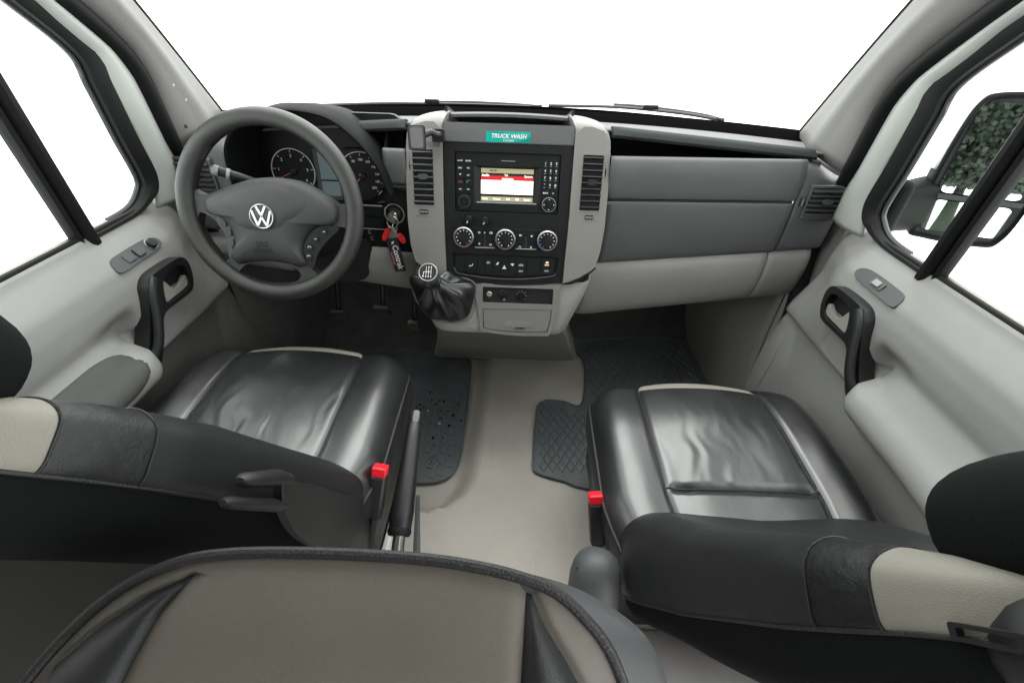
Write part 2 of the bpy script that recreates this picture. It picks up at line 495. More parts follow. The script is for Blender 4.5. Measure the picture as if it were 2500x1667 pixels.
for s in (-1, 1):
    dy = -0.015 * s
    def seal_out(z): return pl(SEAL_OUT, z) + dy
    rows = []
    N_ = 26
    for i in range(N_):
        t = i / (N_ - 1)
        zA = 0.898 + (1.56 - 0.898) * t
        A = Vector((s * (tx(zA) - 0.012), seal_out(zA), zA))
        B = Vector(ws(s, max(0.0, min(1.0, t * 1.0)))) + Vector((-s * 0.002, -0.008, 0.0))
        r = []
        for k in range(15):
            q = k / 14
            p = A.lerp(B, q)
            bul = 0.030 * math.sin(math.pi * q) ** 0.8 * (1 - 0.3 * t)
            crease = 0.008 * math.exp(-((q - 0.62) / 0.10) ** 2) * (1 - t)
            p += Vector((-s * (bul * 0.75 + crease), -bul * 0.9, 0.0))
            r.append(p)
        # edge turned back under the door seal
        r = [A + Vector((s * 0.03, -0.004, 0))] + r
        rows.append(r)
    p = obj('pillar_trim', grid(rows), 'trim_pillar', body, solid=0.004)
    # small pale clips on the pillar trim of the driver side
    if s < 0:
        for (x, y, z) in ((-0.806, 1.232, 1.035), (-0.808, 1.262, 1.0)):
            obj('trim_clip', xf(lathe([(0.004, 0), (0.004, 0.002), (0.002, 0.003)], 10), T(x + 0.012, y - 0.028, z) @ Matrix.Rotation(R(60), 4, 'X')), 'print_white', p)
        for (x, y, z) in ((-0.812, 1.235, 0.945), (-0.814, 1.262, 0.915), (-0.816, 1.245, 0.912)):
            obj('trim_screw', xf(lathe([(0.0045, 0), (0.0045, 0.002), (0.002, 0.003)], 10), T(x + 0.014, y - 0.030, z) @ Matrix.Rotation(R(60), 4, 'X')), 'grey_plastic', p)
    # door aperture seal on the body
    zz = lin(0.90, 1.56, 50)
    path = [Vector((s * (tx(z) - 0.006), (pl(SEAL_OUT, max(z, 0.86)) + pl(SEAL_IN, max(z, 0.8))) / 2 + dy + 0.002, z)) for z in zz]
    low = [(0.02, 1.200), (0.30, 1.196), (0.50, 1.200), (0.60, 1.225), (0.70, 1.248), (0.82, 1.240), (0.87, 1.205)]
    path = [Vector((s * 0.868, pl(low, z) + dy, z)) for z in lin(0.02, 0.87, 26)] + path
    sm = path[:]
    for _ in range(3):
        sm = [sm[0]] + [(sm[i - 1] + sm[i] * 2 + sm[i + 1]) / 4 for i in range(1, len(sm) - 1)] + [sm[-1]]
    obj('aperture_seal', tube(sm, 0.020, 12, ry=0.022, up=(s, 0, 0)), 'rubber_seal', body)

# ================================================================ doors
DP = [(-0.05, 0.812), (0.05, 0.806), (0.20, 0.802), (0.40, 0.808), (0.505, 0.817), (0.522, 0.819), (0.530, 0.800), (0.545, 0.796), (0.62, 0.791), (0.70, 0.797), (0.735, 0.806), (0.765, 0.828), (0.785, 0.844), (0.800, 0.850)]
def door_x(y, z):
    x = pl(DP, z)
    # pocket behind the grab handle, above the armrest
    rec = ss(0.812, 0.775, y) * ss(0.575, 0.600, z) * ss(0.672, 0.63, z) * (0.006 + 0.036 * ss(0.66, 0.78, y))
    x += rec
    # armrest
    fr = math.sqrt(max(0.0, 1 - max(0.0, (y - 0.715) / 0.055) ** 2)) if y < 0.77 else 0.0
    a = ss(0.455, 0.540, z) * ss(0.645, 0.545, z) ** 0.8
    x -= a * fr * (0.062 + 0.02 * ss(0.6, 0.3, y))
    # flat panel below the lever, stepped back
    st = ss(0.945, 0.935, y) * ss(0.765, 0.80, y + (0.62 - z) * 0.0) * ss(0.545, 0.552, z) * ss(0.615, 0.607, z)
    x += 0.006 * st
    # speaker bulge low at the front
    q = ((y - 1.13) / 0.10) ** 2 + ((z - 0.33) / 0.20) ** 2
    x -= 0.020 * max(0.0, 1 - q) ** 0.6 * (1 if z < 0.52 else 0)
    # front edge rolls away towards the hinge
    x += 0.03 * ss(1.12, 1.17, y) ** 2 + 0.062 * ss(0.98, 1.13, y) * ss(0.50, 0.66, z)
    return x

def door(s, label):
    dy = -0.015 * s
    FD = frame((0, dy, 0), (0, 1, 0), (0, 0, 1), (-s, 0, 0))      # local x = forward, y = up, z = into the cab
    zz = sorted(set([round(-0.04 + 0.84 * i / 110, 5) for i in range(111)] + [0.524, 0.526, 0.528, 0.608, 0.612]))
    rows = [[(s * door_x(y, z), y + dy, z) for y in lin(0.06, 1.17, 112)] for z in zz]
    if s < 0:                                                     # the driver door panel is darker below the seam
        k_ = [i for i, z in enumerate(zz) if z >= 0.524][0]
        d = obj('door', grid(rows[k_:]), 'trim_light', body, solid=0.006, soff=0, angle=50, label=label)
        obj('door_lower', grid(rows[:k_ + 1]), 'trim_dark', d, solid=0.006, soff=0, angle=50)
    else:
        d = obj('door', grid(rows), 'trim_light', body, solid=0.006, soff=0, angle=50, label=label)
    obj('door_skin', box(min(s * 0.90, s * 0.94), max(s * 0.90, s * 0.94), 0.05 + dy, 1.25 + dy, -0.30, 0.78), 'paint_white', d, bevel=0.02)
    # seam strip where the window meets the panel
    path = [(s * 0.853, y + dy, 0.803) for y in lin(0.05, 1.0, 20)]
    obj('waist_seal', tube(path, 0.0055, 8), 'rubber_seal', d)
    obj('waist_trim', tube([(s * 0.868, y + dy, 0.800) for y in lin(0.05, 1.02, 20)], 0.007, 8), 'dull_metal', d)
    # painted frame in front of the window
    zf = lin(0.785, 1.54, 70)
    rows = []
    for z in zf:
        a, b = pl(PALE, z) - 0.012, pl(SEAL_IN, max(z, 0.80)) + 0.012
        r = []
        for k in range(9):
            q = k / 8
            bul = 0.012 * math.sin(math.pi * q)
            r.append((s * (tx(z) + 0.004 - bul), a + (b - a) * q + dy, z))
        rows.append(r)
    obj('window_frame', grid(rows), 'paint_frame', d, solid=0.012, soff=0)
    # window rubber
    rin = cr([(s * (tx(z) + 0.006), y + dy, z) for z, y in RUB], 8)
    rout = []
    ctr = Vector((s * 0.83, 0.80 + dy, 1.0))
    rows = []
    n = len(rin)
    for i, p in enumerate(rin):
        t = (rin[min(i + 1, n - 1)] - rin[max(i - 1, 0)]).normalized()
        nrm = Vector((0, t.z, -t.y))
        if nrm.dot(Vector((0, p.y, p.z)) - Vector((0, 0.80 + dy, 1.0))) < 0: nrm = -nrm
        w = 0.012 + 0.030 * ss(0.80, 0.86, p.z)
        rows.append([p + Vector((s * 0.012, 0, 0)), p + Vector((-s * 0.004, 0, 0)), p + nrm * (w * 0.3) + Vector((-s * 0.012, 0, 0)),
                     p + nrm * (w * 0.8) + Vector((-s * 0.014, 0, 0)), p + nrm * w + Vector((-s * 0.006, 0, 0)), p + nrm * w + Vector((s * 0.012, 0, 0))])
    obj('window_rubber', grid(rows, cu=True, caps=True), 'rubber_seal', d)
    # inner lip of the glass run, lighter
    lip = [p + Vector((s * 0.012, -0.004, 0.002)) for p in rin[4:]]
    obj('glass_run', tube(lip, 0.005, 6), 'grey_plastic', d)
    # panes either side of the division bar
    def pane(y0, y1):
        rows = []
        for z in lin(0.79, 1.53, 26):
            b = min(y1, pl(RUB[2:], max(z, 0.834)) + 0.006)
            rows.append([(s * (tx(z) + 0.016), y0 + (b - y0) * k / 6 + dy, z) for k in range(7)] if b > y0 + 0.01 else [(s * (tx(z) + 0.016), y0 + 0.01 * k / 6 + dy, z) for k in range(7)])
        return grid(rows)
    obj('window_pane', pane(0.845, 1.2), 'glass_clear', d)
    obj('window_pane', pane(0.10, 0.815), 'glass_clear', d)
    # division bar
    bz = lin(0.785, 1.30, 10)
    bar = [Vector((s * (tx(z) + 0.002), 0.842 - 0.14 * (z - 0.80) + dy, z)) for z in bz]
    b1 = obj('division_bar', tube([p + Vector((0, 0.008, 0)) for p in bar], 0.015, 10, ry=0.017, up=(s, 0, 0)), 'rubber_seal', d)
    obj('glass_channel', tube([p + Vector((s * 0.006, -0.014, 0)) for p in bar], 0.008, 8, ry=0.014, up=(s, 0, 0)), 'rubber_seal', d)
    obj('channel_lip', tube([p + Vector((-s * 0.010, 0.001, 0)) for p in bar], 0.0022, 6, up=(s, 0, 0)), 'grey_plastic', d)
    # grab handle: a bezel round the lever that runs down into a bar
    hx = 0.792
    out = cr2([(0.978, 0.655), (0.979, 0.684), (0.962, 0.703), (0.905, 0.708), (0.862, 0.706), (0.838, 0.692), (0.822, 0.660), (0.800, 0.622), (0.770, 0.582), (0.735, 0.545), (0.697, 0.512),
               (0.745, 0.514), (0.785, 0.535), (0.806, 0.562), (0.832, 0.600), (0.850, 0.617), (0.880, 0.619), (0.945, 0.617), (0.966, 0.628)], 5)
    hole = cr2([(0.963, 0.650), (0.962, 0.680), (0.945, 0.690), (0.905, 0.690), (0.884, 0.680), (0.868, 0.645), (0.873, 0.630), (0.905, 0.629), (0.945, 0.630)], 5)
    rows = []
    h = obj('grab_handle', plate(out, [hole], -0.012, 0.022), 'black_plastic', d, FD @ T(0, 0, -hx), bevel=0.007, seg=3)
    obj('lever_recess', plate([(a, b) for a, b in hole], (), -0.006, 0.002), 'deep_black', d, FD @ T(0, 0, -hx))
    bp = cr([(0.862, 0.700, 0.024), (0.838, 0.680, 0.030), (0.812, 0.630, 0.034), (0.782, 0.580, 0.034), (0.742, 0.540, 0.024)], 6)
    obj('handle_bar', tube(bp, 0.0115, 10, ry=0.009, up=(0, 0, 1)), 'black_plastic', d, FD @ T(0, 0, -hx))
    lev = cr2([(0.958, 0.658), (0.940, 0.650), (0.922, 0.644), (0.905, 0.652), (0.892, 0.676), (0.884, 0.678), (0.876, 0.655), (0.872, 0.634), (0.905, 0.632), (0.945, 0.633), (0.957, 0.640)], 4)
    obj('door_lever', plate(lev, (), -0.004, 0.006), 'lever_metal', d, FD @ T(0, 0, -hx) @ T(0, 0, 0.011), bevel=0.003, seg=2)
    # stepped trim plate below the lever
    obj('trim_plate', plate(cr2([(0.945, 0.606), (0.93, 0.560), (0.905, 0.540), (0.82, 0.536), (0.80, 0.548), (0.83, 0.585), (0.855, 0.606), (0.90, 0.610)], 5), (), -0.004, 0.002), 'trim_light', d, FD @ T(0, 0, -0.797), bevel=0.0015)
    # switch plate on the sloping shelf
    FS = frame((s * 0.8095, 0.895 + dy, 0.744), (0, 1, 0), (s * 0.62, 0, 0.785), (-s * 0.785, 0, 0.62))
    sp = obj('switch_plate', plate(cr2([(-0.075, -0.012), (-0.066, 0.012), (-0.03, 0.016), (0.04, 0.015), (0.068, 0.006), (0.070, -0.008), (0.05, -0.016), (-0.03, -0.018), (-0.062, -0.018)], 5), (), -0.006, 0.003), 'grey_plastic', d, FS, bevel=0.0015)
    if s > 0:
        obj('window_switch', plate(rect(-0.018, 0.018, -0.008, 0.009, 0.003), (), 0.0, 0.006), 'dash_dark', d, FS @ Matrix.Rotation(R(4), 4, 'X'), bevel=0.002)
        obj('switch_key', plate(rect(-0.010, 0.010, -0.0055, 0.0065, 0.002), (), 0.005, 0.0095), 'print_grey', d, FS, bevel=0.002)
    else:
        for x0 in (-0.038, -0.008):
            obj('switch_key', plate(rect(x0, x0 + 0.024, -0.010, 0.010, 0.003), (), 0.002, 0.009), 'grey_plastic', d, FS @ Matrix.Rotation(R(-6), 4, 'Y'), bevel=0.003)
        obj('mirror_knob', xf(lathe([(0.011, 0.0), (0.011, 0.008), (0.009, 0.010)], 20), T(0.045, 0, 0.002)), 'black_plastic', d, FS)
        obj('knob_ring', xf(tube([(0.0128 * math.cos(a), 0.0128 * math.sin(a), 0) for a in lin(0, 6.283, 25)[:-1]], 0.0012, 6, True), T(0.045, 0, 0.0035)), 'satin_metal', d, FS)
    # speaker cover low at the front, following the panel
    sc = cr2([(1.085, 0.46), (1.075, 0.36), (1.085, 0.25), (1.11, 0.20), (1.135, 0.24), (1.14, 0.36), (1.13, 0.45), (1.11, 0.48)], 5)
    rows = [[(s * (door_x(1.11 + (a - 1.11) * q, 0.34 + (b - 0.34) * q) - o_), 1.11 + (a - 1.11) * q + dy, 0.34 + (b - 0.34) * q) for a, b in sc] for q, o_ in ((1.0, -0.004), (1.0, 0.0045), (0.96, 0.006), (0.7, 0.0065), (0.3, 0.007), (0.02, 0.007))]
    obj('speaker_cover', grid(rows, cu=True, caps=True), 'trim_light' if s > 0 else 'trim_dark', d, angle=50)
    if s < 0:
        # dark padded armrest on the driver door
        rows = []
        for y in lin(0.20, 0.722, 40):
            e = math.sqrt(max(0.0, 1 - (max(0.0, y - 0.64) / 0.083) ** 2))
            zm, hh = 0.585, 0.040 * e + 0.001
            r = []
            for k in range(13):
                q = -1 + k / 6
                z = zm + hh * q
                r.append((-(door_x(y, z) - 0.010 * (1 - q ** 4) * max(0.35, e) - 0.002), y + dy, z))
            rows.append(r)
        obj('armrest_pad', grid(rows), 'pad_grey', d, solid=0.003)
    return d
door(-1, 'driver door with dark padded armrest, two window switches and round mirror knob')
door(1, 'passenger door with plain grey armrest and single window switch, beside the wing mirror')

# ================================================================ dashboard
dash = thing('dashboard', 'dark grey dashboard with light grey lower panels across the cab', 'dashboard', (0, 1.25, 0.5))
def D(x): return 1.135 + 0.04 * max(0.0, (abs(x) - 0.25) / 0.6)
def lipz(x): return 0.976 - 0.043 * max(0.0, (abs(x) - 0.26) / 0.52)
def wsY(x): return 1.655 - 0.215 * abs(x / 0.835) ** 2.2
def strip(name, xs, f, m, parent=dash, solid=0.006, bevel=0.0, angle=40, n=6, raw=False, label=None):
    rows = []
    for x in xs:
        p = [(x, a, b) for a, b in f(x)]
        rows.append(p if raw else cr(p, n))
    return obj(name, grid(rows), m, parent, solid=solid, bevel=bevel, angle=angle, label=label)

# top sheet from the lip to the glass
def topf(x):
    d, l = D(x) + 0.055, lipz(x)
    w = wsY(x)
    return [(d + 0.012, l - 0.004), (d + 0.05, l - 0.006), ((d + w) / 2 + 0.02, (l + 0.925) / 2 - 0.008), (w - 0.06, 0.922), (w - 0.01, 0.925)]
strip('dash_top', lin(-0.865, 0.865, 60), topf, 'dash_top')
# black band along the foot of the glass
def bandf(x):
    w = wsY(x)
    return [(w - 0.060, 0.920), (w - 0.045, 0.931), (w - 0.02, 0.942), (w + 0.004, 0.944)]
strip('demist_band', lin(-0.835, 0.835, 60), bandf, 'frit_black', n=4)
# lips over the open trays
def lipbar(x0, x1, name='tray_lip', tilt=1):
    rows = []
    for x in lin(x0, x1, 24):
        d, l = D(x) + 0.055, lipz(x)
        e = 0.010 * (1 - min(1.0, min(abs(x - x0), abs(x - x1)) / 0.02))
        sec = [(-0.012, -0.017), (-0.016, -0.010), (-0.010 + e, 0.000), (0.004, 0.004), (0.02, 0.003), (0.035, -0.004), (0.03, -0.016)]
        rows.append([(x, d + a, l + b) for a, b in sec])
    return obj(name, grid(rows, cu=True, caps=True), 'lip_grey', dash, angle=50)
lipbar(0.250, 0.775)
lipbar(-0.250, -0.40)
# tray interiors
def tray(x0, x1):
    rows = []
    for x in lin(x0, x1, 12):
        d = D(x)
        rows.append([(x, d + 0.010, 0.918), (x, d + 0.02, 0.875), (x, d + 0.16, 0.870), (x, d + 0.20, 0.90), (x, d + 0.19, lipz(x) - 0.018), (x, d + 0.06, lipz(x) - 0.018)])
    g = grid(rows, caps=True)
    return obj('open_tray', g, 'deep_black', dash, smooth=False, fix=False)
tray(0.247, 0.665)
tray(-0.247, -0.300)
obj('open_tray', join(box(-0.42, -0.302, 1.21, 1.33, 0.90, 0.905), box(-0.42, -0.302, 1.325, 1.33, 0.905, 0.955)), 'deep_black', dash, smooth=False)
obj('tray_end', box(0.667, 0.80, 1.222, 1.42, 0.86, 0.912), 'dash_dark', dash, bevel=0.004)
# upper panel, glovebox lid and lower panel on the passenger side
def upf(x):
    d = D(x)
    return [(d + 0.030, 0.921), (d + 0.012, 0.924), (d + 0.002, 0.915), (d - 0.004, 0.89), (d - 0.004, 0.85), (d - 0.001, 0.826)]
strip('upper_panel', lin(0.248, 0.735, 26), upf, 'dash_dark', n=6, solid=0.012)
def bz(x): return 0.642 + 0.045 * max(0.0, (abs(x) - 0.25) / 0.6)
def lidf(x):
    d, b = D(x), bz(x)
    return [(d + 0.02, 0.822), (d + 0.003, 0.820), (d - 0.003, 0.812), (d - 0.004, 0.76), (d - 0.002, b + 0.05), (d + 0.004, b + 0.012), (d + 0.016, b), (d + 0.03, b + 0.003)]
strip('glovebox_lid', lin(0.250, 0.733, 26), lidf, 'dash_dark', n=5, solid=0.012)
obj('groove_strip', grid([[(x, D(x) + a, 0.823 + b) for x in lin(0.252, 0.732, 20)] for a, b in ((0.004, 0.002), (-0.001, 0.0), (0.004, -0.003))]), 'grey_plastic', dash, solid=0.003)
def lowf(x):
    d, b = D(x), bz(x)
    lo = 0.458 + 0.062 * max(0.0, (abs(x) - 0.25) / 0.55)
    return [(d + 0.03, b + 0.01), (d + 0.018, b - 0.008), (d + 0.012, b - 0.03), (d + 0.014, b - 0.075), (d + 0.030, lo + 0.03), (d + 0.062, lo + 0.004), (d + 0.12, lo)]
strip('lower_panel', lin(0.215, 0.722, 26), lowf, 'trim_lower', n=5, solid=0.01)
strip('lower_panel', lin(0.726, 0.845, 8), lowf, 'trim_lower', n=5, solid=0.01)
# flap with finger recess in the lower panel
FF = frame((0.318, D(0.318) + 0.0125, 0.600), (1, 0.067, 0), (0, 0.06, 1), (0.067, -1, 0.06))
fp = obj('fuse_flap', plate(cr2([(-0.052, 0.028), (-0.056, -0.02), (-0.05, -0.028), (0.04, -0.028), (0.048, -0.02), (0.053, 0.024), (0.048, 0.030), (0.0, 0.031), (-0.046, 0.031)], 4), (), -0.004, 0.0035), 'trim_lower', dash, FF, bevel=0.0015)
fo = cr2([(-0.052, 0.028), (-0.056, -0.02), (-0.05, -0.028), (0.04, -0.028), (0.048, -0.02), (0.053, 0.024), (0.048, 0.030), (0.0, 0.031), (-0.046, 0.031)], 4)
obj('flap_gap', tube([(x * 1.02, y * 1.02, 0.0022) for x, y in fo], 0.0013, 6, True), 'rubber_seal', dash, FF)
obj('finger_recess', plate(rect(-0.052, 0.042, -0.047, -0.031, 0.005), (), -0.003, 0.0012), 'trim_light', dash, FF, bevel=0.0012)
# end caps with their vents
def endcap(s):
    rows = []
    x0 = 0.738 if s > 0 else 0.70
    for x in lin(x0, 0.872, 16):
        d, b = D(x), bz(x)
        k = ss(0.858, 0.872, x)
        l = lipz(x) - 0.014 - 0.034 * ss(0.74, 0.868, x)
        pr = [(d + 0.34, 0.895), (d + 0.11, l - 0.012 * k), (d + 0.05, l - 0.005), (d + 0.014, l - 0.018), (d - 0.001 + 0.02 * k, l - 0.05), (d - 0.004 + 0.02 * k, 0.80), (d - 0.002 + 0.02 * k, 0.73), (d + 0.003 + 0.02 * k, b + 0.012), (d + 0.02 + 0.02 * k, b)]
        rows.append(cr([(s * x, a, c) for a, c in pr], 5))
    return obj('end_panel', grid(rows), 'dash_dark', dash, solid=0.012)
endcap(1); endcap(-1)

def vent(name, M, w, h, ns, horiz, parent, fm, sm, skew=0.0, tab=True, sl_m='grey_plastic', ang=28):
    """air vent: dark well, frame, separate slats and a thumb tab"""
    v = obj(name, plate(rect(-w / 2 - 0.006, w / 2 + 0.006, -h / 2 - 0.006, h / 2 + 0.006, 0.004), [rect(-w / 2, w / 2, -h / 2, h / 2, 0.002)], -0.004, 0.0035), fm, parent, M, bevel=0.0012)
    obj('vent_well', plate(rect(-w / 2 - 0.002, w / 2 + 0.002, -h / 2 - 0.002, h / 2 + 0.002), (), -0.004, 0.0005), 'deep_black', v, M)
    sl = mesh('vent_slat', cbox(0, 0, 0, w, 0.0032, 0.012), sl_m)
    for i in range(ns):
        yy = -h / 2 + h * (i + 0.5) / ns
        o = obj('vent_slat', sl, sl_m, v, M @ T(0, yy, 0.003) @ Matrix.Rotation(R(ang), 4, 'X'))
    if tab:
        obj('thumb_tab', plate(cr2([(-0.013, 0), (-0.010, 0.006), (0, 0.008), (0.010, 0.006), (0.013, 0), (0.008, -0.005), (-0.008, -0.005)], 4), (), 0.002, 0.014), sl_m, v, M @ T(0, 0.002, 0), bevel=0.002)
    return v
vent('air_vent', frame((0.811, D(0.811) - 0.0062, 0.826), (1, 0.067, 0), (0, 0.02, 1), (0.067, -1, 0.02)), 0.090, 0.072, 6, True, dash, 'dash_dark', 'grey_plastic', sl_m='grey_plastic')
vent('air_vent', frame((-0.790, D(0.79) - 0.0062, 0.838), (1, -0.067, 0), (0, 0.02, 1), (-0.067, -1, 0.02)), 0.088, 0.076, 6, True, dash, 'dash_dark', 'grey_plastic', sl_m='grey_plastic')
# vent wheels
def vwheel(M, parent):
    o = obj('vent_wheel', plate(rect(-0.011, 0.011, -0.0055, 0.0055, 0.003), (), -0.002, 0.0012), 'black_plastic', parent, M)
    for i in range(5):
        obj('wheel_ridge', cbox(-0.008 + 0.004 * i, 0, 0.0018, 0.0022, 0.005, 0.002), 'print_grey', o, M)
vwheel(frame((0.752, D(0.752) - 0.006, 0.826), (0, 0.02, 1), (-1, -0.067, 0), (0.067, -1, 0.02)), dash)

# driver side, between the binnacle and the centre console
strip('upper_panel', lin(-0.248, -0.302, 8), lambda x: [(D(x) + 0.030, 0.921), (D(x) + 0.012, 0.924), (D(x) + 0.004, 0.915), (D(x), 0.89), (D(x) + 0.002, 0.842)], 'dash_dark', solid=0.01)
def drf(x):
    d, b = D(x) + 0.012, 0.652
    return [(d - 0.014, 0.842), (d - 0.012, 0.834), (d, 0.828), (d + 0.002, 0.78), (d + 0.004, 0.70), (d + 0.01, b + 0.005), (d + 0.03, b)]
strip('column_panel', lin(-0.248, -0.312, 8), drf, 'panel_black', solid=0.01)
strip('column_panel', lin(-0.314, -0.70, 24), lambda x: [(D(x) + 0.075, 0.772), (D(x) + 0.030, 0.768), (D(x) + 0.014, 0.750), (D(x) + 0.016, 0.70), (D(x) + 0.022, 0.657), (D(x) + 0.042, 0.652)], 'panel_black', solid=0.01)
obj('groove_strip', grid([[(x, D(x) + a, 0.838 + b) for x in lin(-0.252, -0.306, 6)] for a, b in ((0.004, 0.004), (-0.004, 0.0), (0.002, -0.004))]), 'grey_plastic', dash, solid=0.003)
def drlow(x):
    d, b = D(x) + 0.012, 0.652
    lo = 0.520 + 0.05 * max(0.0, (abs(x) - 0.25) / 0.55)
    return [(d + 0.028, b + 0.006), (d + 0.006, b - 0.004), (d + 0.004, b - 0.03), (d + 0.012, lo + 0.05), (d + 0.035, lo + 0.01), (d + 0.09, lo)]
strip('lower_panel', lin(-0.235, -0.845, 30), drlow, 'trim_lower', solid=0.01)
# dark knee cut-out round the steering column
FK = frame((-0.43, D(0.43) + 0.008, 0.625), (1, -0.067, 0), (0, 0.03, 1), (-0.067, -1, 0.03))
obj('column_surround', plate(cr2([(-0.17, 0.06), (-0.17, -0.045), (-0.13, -0.066), (-0.03, -0.068), (0.030, -0.056), (0.044, -0.02), (0.044, 0.06)], 5), (), -0.02, 0.004), 'deep_black', dash, FK, bevel=0.004)
# storage slot and coin box left of the ignition
FP = frame((-0.345, D(0.345) + 0.012, 0.765), (1, -0.067, 0), (0, 0.02, 1), (-0.067, -1, 0.02))
obj('switch_blank', plate(rect(-0.048, 0.022, -0.012, 0.014, 0.002), (), -0.002, 0.002), 'button_black', dash, FP, bevel=0.001)
obj('panel_edge', cbox(-0.013, 0.0165, 0.002, 0.072, 0.0022, 0.004), 'print_grey', dash, FP)
obj('switch_blank', plate(rect(-0.048, 0.022, -0.046, -0.016, 0.002), (), -0.002, 0.0015), 'button_black', dash, FP, bevel=0.001)
obj('panel_edge', cbox(-0.010, -0.0465, 0.002, 0.075, 0.0016, 0.003), 'print_grey', dash, FP)
for i, yy in enumerate((-0.0565, -0.0745)):
    text('C', 0.015, 'print_grey', dash, FP @ T(-0.022 + 0.004 * i, yy, 0.0015), name='marking', sx=0.8)

# ================================================================ instrument binnacle and cluster
bin_ = thing('instrument_binnacle', 'dark arched instrument binnacle with two gauges behind the steering wheel', 'instruments', (-0.48, 1.15, 0.80))
arch = [(-0.668, 0.790), (-0.674, 0.860), (-0.664, 0.925), (-0.622, 0.975), (-0.56, 1.003), (-0.496, 1.013), (-0.407, 1.000), (-0.345, 0.955), (-0.303, 0.895), (-0.286, 0.845), (-0.280, 0.826)]
A = cr([(x, 0, z) for x, z in arch], 6)
cx_, cz_ = -0.48, 0.86
def ring(sc, y, dz=0.0, keep=1.0):
    return [(cx_ + (p.x - cx_) * sc, y, cz_ + (p.z - cz_) * sc + dz) for p in A]
rows = [ring(1.06, 1.40, -0.10), ring(1.03, 1.27, -0.02), ring(1.01, 1.16, 0.0), ring(1.0, 1.125, 0.0), ring(0.985, 1.108, 0), ring(0.970, 1.104, 0)]
obj('hood', grid(rows), 'hood_black', bin_, angle=60)
# dark inside of the hood
obj('hood_lining', grid([ring(0.970, 1.104), ring(0.945, 1.106), ring(0.915, 1.125), ring(0.895, 1.20, -0.004), ring(0.86, 1.245, -0.008)]), 'fabric_black', bin_)
FC = frame((-0.478, 1.222, 0.835), (1, 0, 0), (0, 0.10, 1), (0, -1, 0.10))
obj('cluster_face', plate(rect(-0.21, 0.21, -0.07, 0.15, 0.03), (), -0.02, 0.0), 'panel_black', bin_, FC)
def gauge(cx, cy, r, nums, a0, a1, needle, size):
    g = obj('gauge', plate(circ(cx, cy, r, 40), (), 0.0, 0.003), 'deep_black', bin_, FC)
    ringp = [(cx + r * math.cos(R(a)), cy + r * math.sin(R(a)), 0.004) for a in lin(-50, 230, 60)]
    obj('gauge_ring', tube(ringp, 0.0013, 6), 'print_white', g, FC)
    n = len(nums)
    for i, t in enumerate(nums):
        a = R(a0 + (a1 - a0) * i / (n - 1))
        text(t, size, 'print_white', g, FC @ T(cx + 0.68 * r * math.cos(a), cy + 0.68 * r * math.sin(a), 0.0035), name='numeral', bold=0.0002)
        rr = 0.88 * r
        obj('tick', cbox(0, 0, 0, 0.006, 0.0014, 0.0006), 'print_white', g, FC @ T(cx + rr * math.cos(a), cy + rr * math.sin(a), 0.0036) @ Matrix.Rotation(a, 4, 'Z'))
    a = R(needle)
    obj('needle', plate([(-0.008, -0.0012), (r * 0.72, -0.0005), (r * 0.72, 0.0005), (-0.008, 0.0012)], (), 0.006, 0.0075), 'print_orange', g, FC @ T(cx, cy, 0) @ Matrix.Rotation(a, 4, 'Z'))
    obj('needle_hub', xf(lathe([(0.009, 0.003), (0.009, 0.007), (0.006, 0.009)], 20), T(cx, cy, 0)), 'button_black', g, FC)
gauge(-0.087, 0.006, 0.056, ['0', '1', '2', '3', '4', '5', '6'], 215, -35, 205, 0.010)
gauge(0.093, 0.000, 0.060, ['0', '20', '40', '60', '80', '100', '120', '140', '160', '180', '200'], 225, -45, 225, 0.0085)
obj('cluster_display', plate(rect(-0.018, 0.030, -0.054, 0.056, 0.003), (), 0.0, 0.002), 'lcd_grey', bin_, FC)
obj('display_divider', cbox(0.006, -0.014, 0.0022, 0.048, 0.004, 0.0008), 'panel_black', bin_, FC)
obj('display_frame', plate(rect(-0.028, 0.034, -0.066, 0.064, 0.004), [rect(-0.0185, 0.0305, -0.0545, 0.0565, 0.003)], 0.0, 0.0035), 'grey_plastic', bin_, FC, bevel=0.0008)
lowlip = [(x, -0.073 + 0.012 * ss(0.10, 0.16, x), 0.012) for x in lin(-0.05, 0.165, 20)]
obj('cluster_lip', tube(lowlip, 0.003, 8), 'grey_plastic', bin_, FC)
for xx, yy in ((0.162, 0.0), (0.165, -0.022), (-0.19, 0.01)):
    obj('tell_tale', plate(circ(xx, yy, 0.003, 12), (), 0, 0.001), 'print_white', bin_, FC)

# ================================================================ centre console
FCN = frame((0, 1.155, 0.925), (1, 0, 0), (0, 0.2537, 0.9673), (0, -0.9673, 0.2537))
con = thing('centre_console', 'grey centre console with black control panel below the windscreen', 'console', (0, 1.25, 0.06))
# face with the radio opening and switch recess
sw = cr2([(-0.136, -0.252), (-0.1355, -0.280), (-0.124, -0.2985), (-0.06, -0.307), (0.0, -0.3095), (0.06, -0.307), (0.126, -0.2975), (0.1365, -0.280), (0.1365, -0.257), (0.13, -0.251), (0.0, -0.249), (-0.13, -0.248)], 4)
face_o = [(-0.1575, 0.018), (0.1575, 0.018), (0.1575, -0.15), (0.153, -0.317)] + [(x, -0.329 + 0.012 * (x / 0.153) ** 2) for x in lin(0.13, -0.13, 9)] + [(-0.153, -0.317), (-0.1575, -0.15)]
obj('console_face', plate(face_o, [rect(-0.129, 0.129, -0.1425, -0.003, 0.004), sw], -0.03, 0.0), 'panel_black', con, FCN, bevel=0.0015)
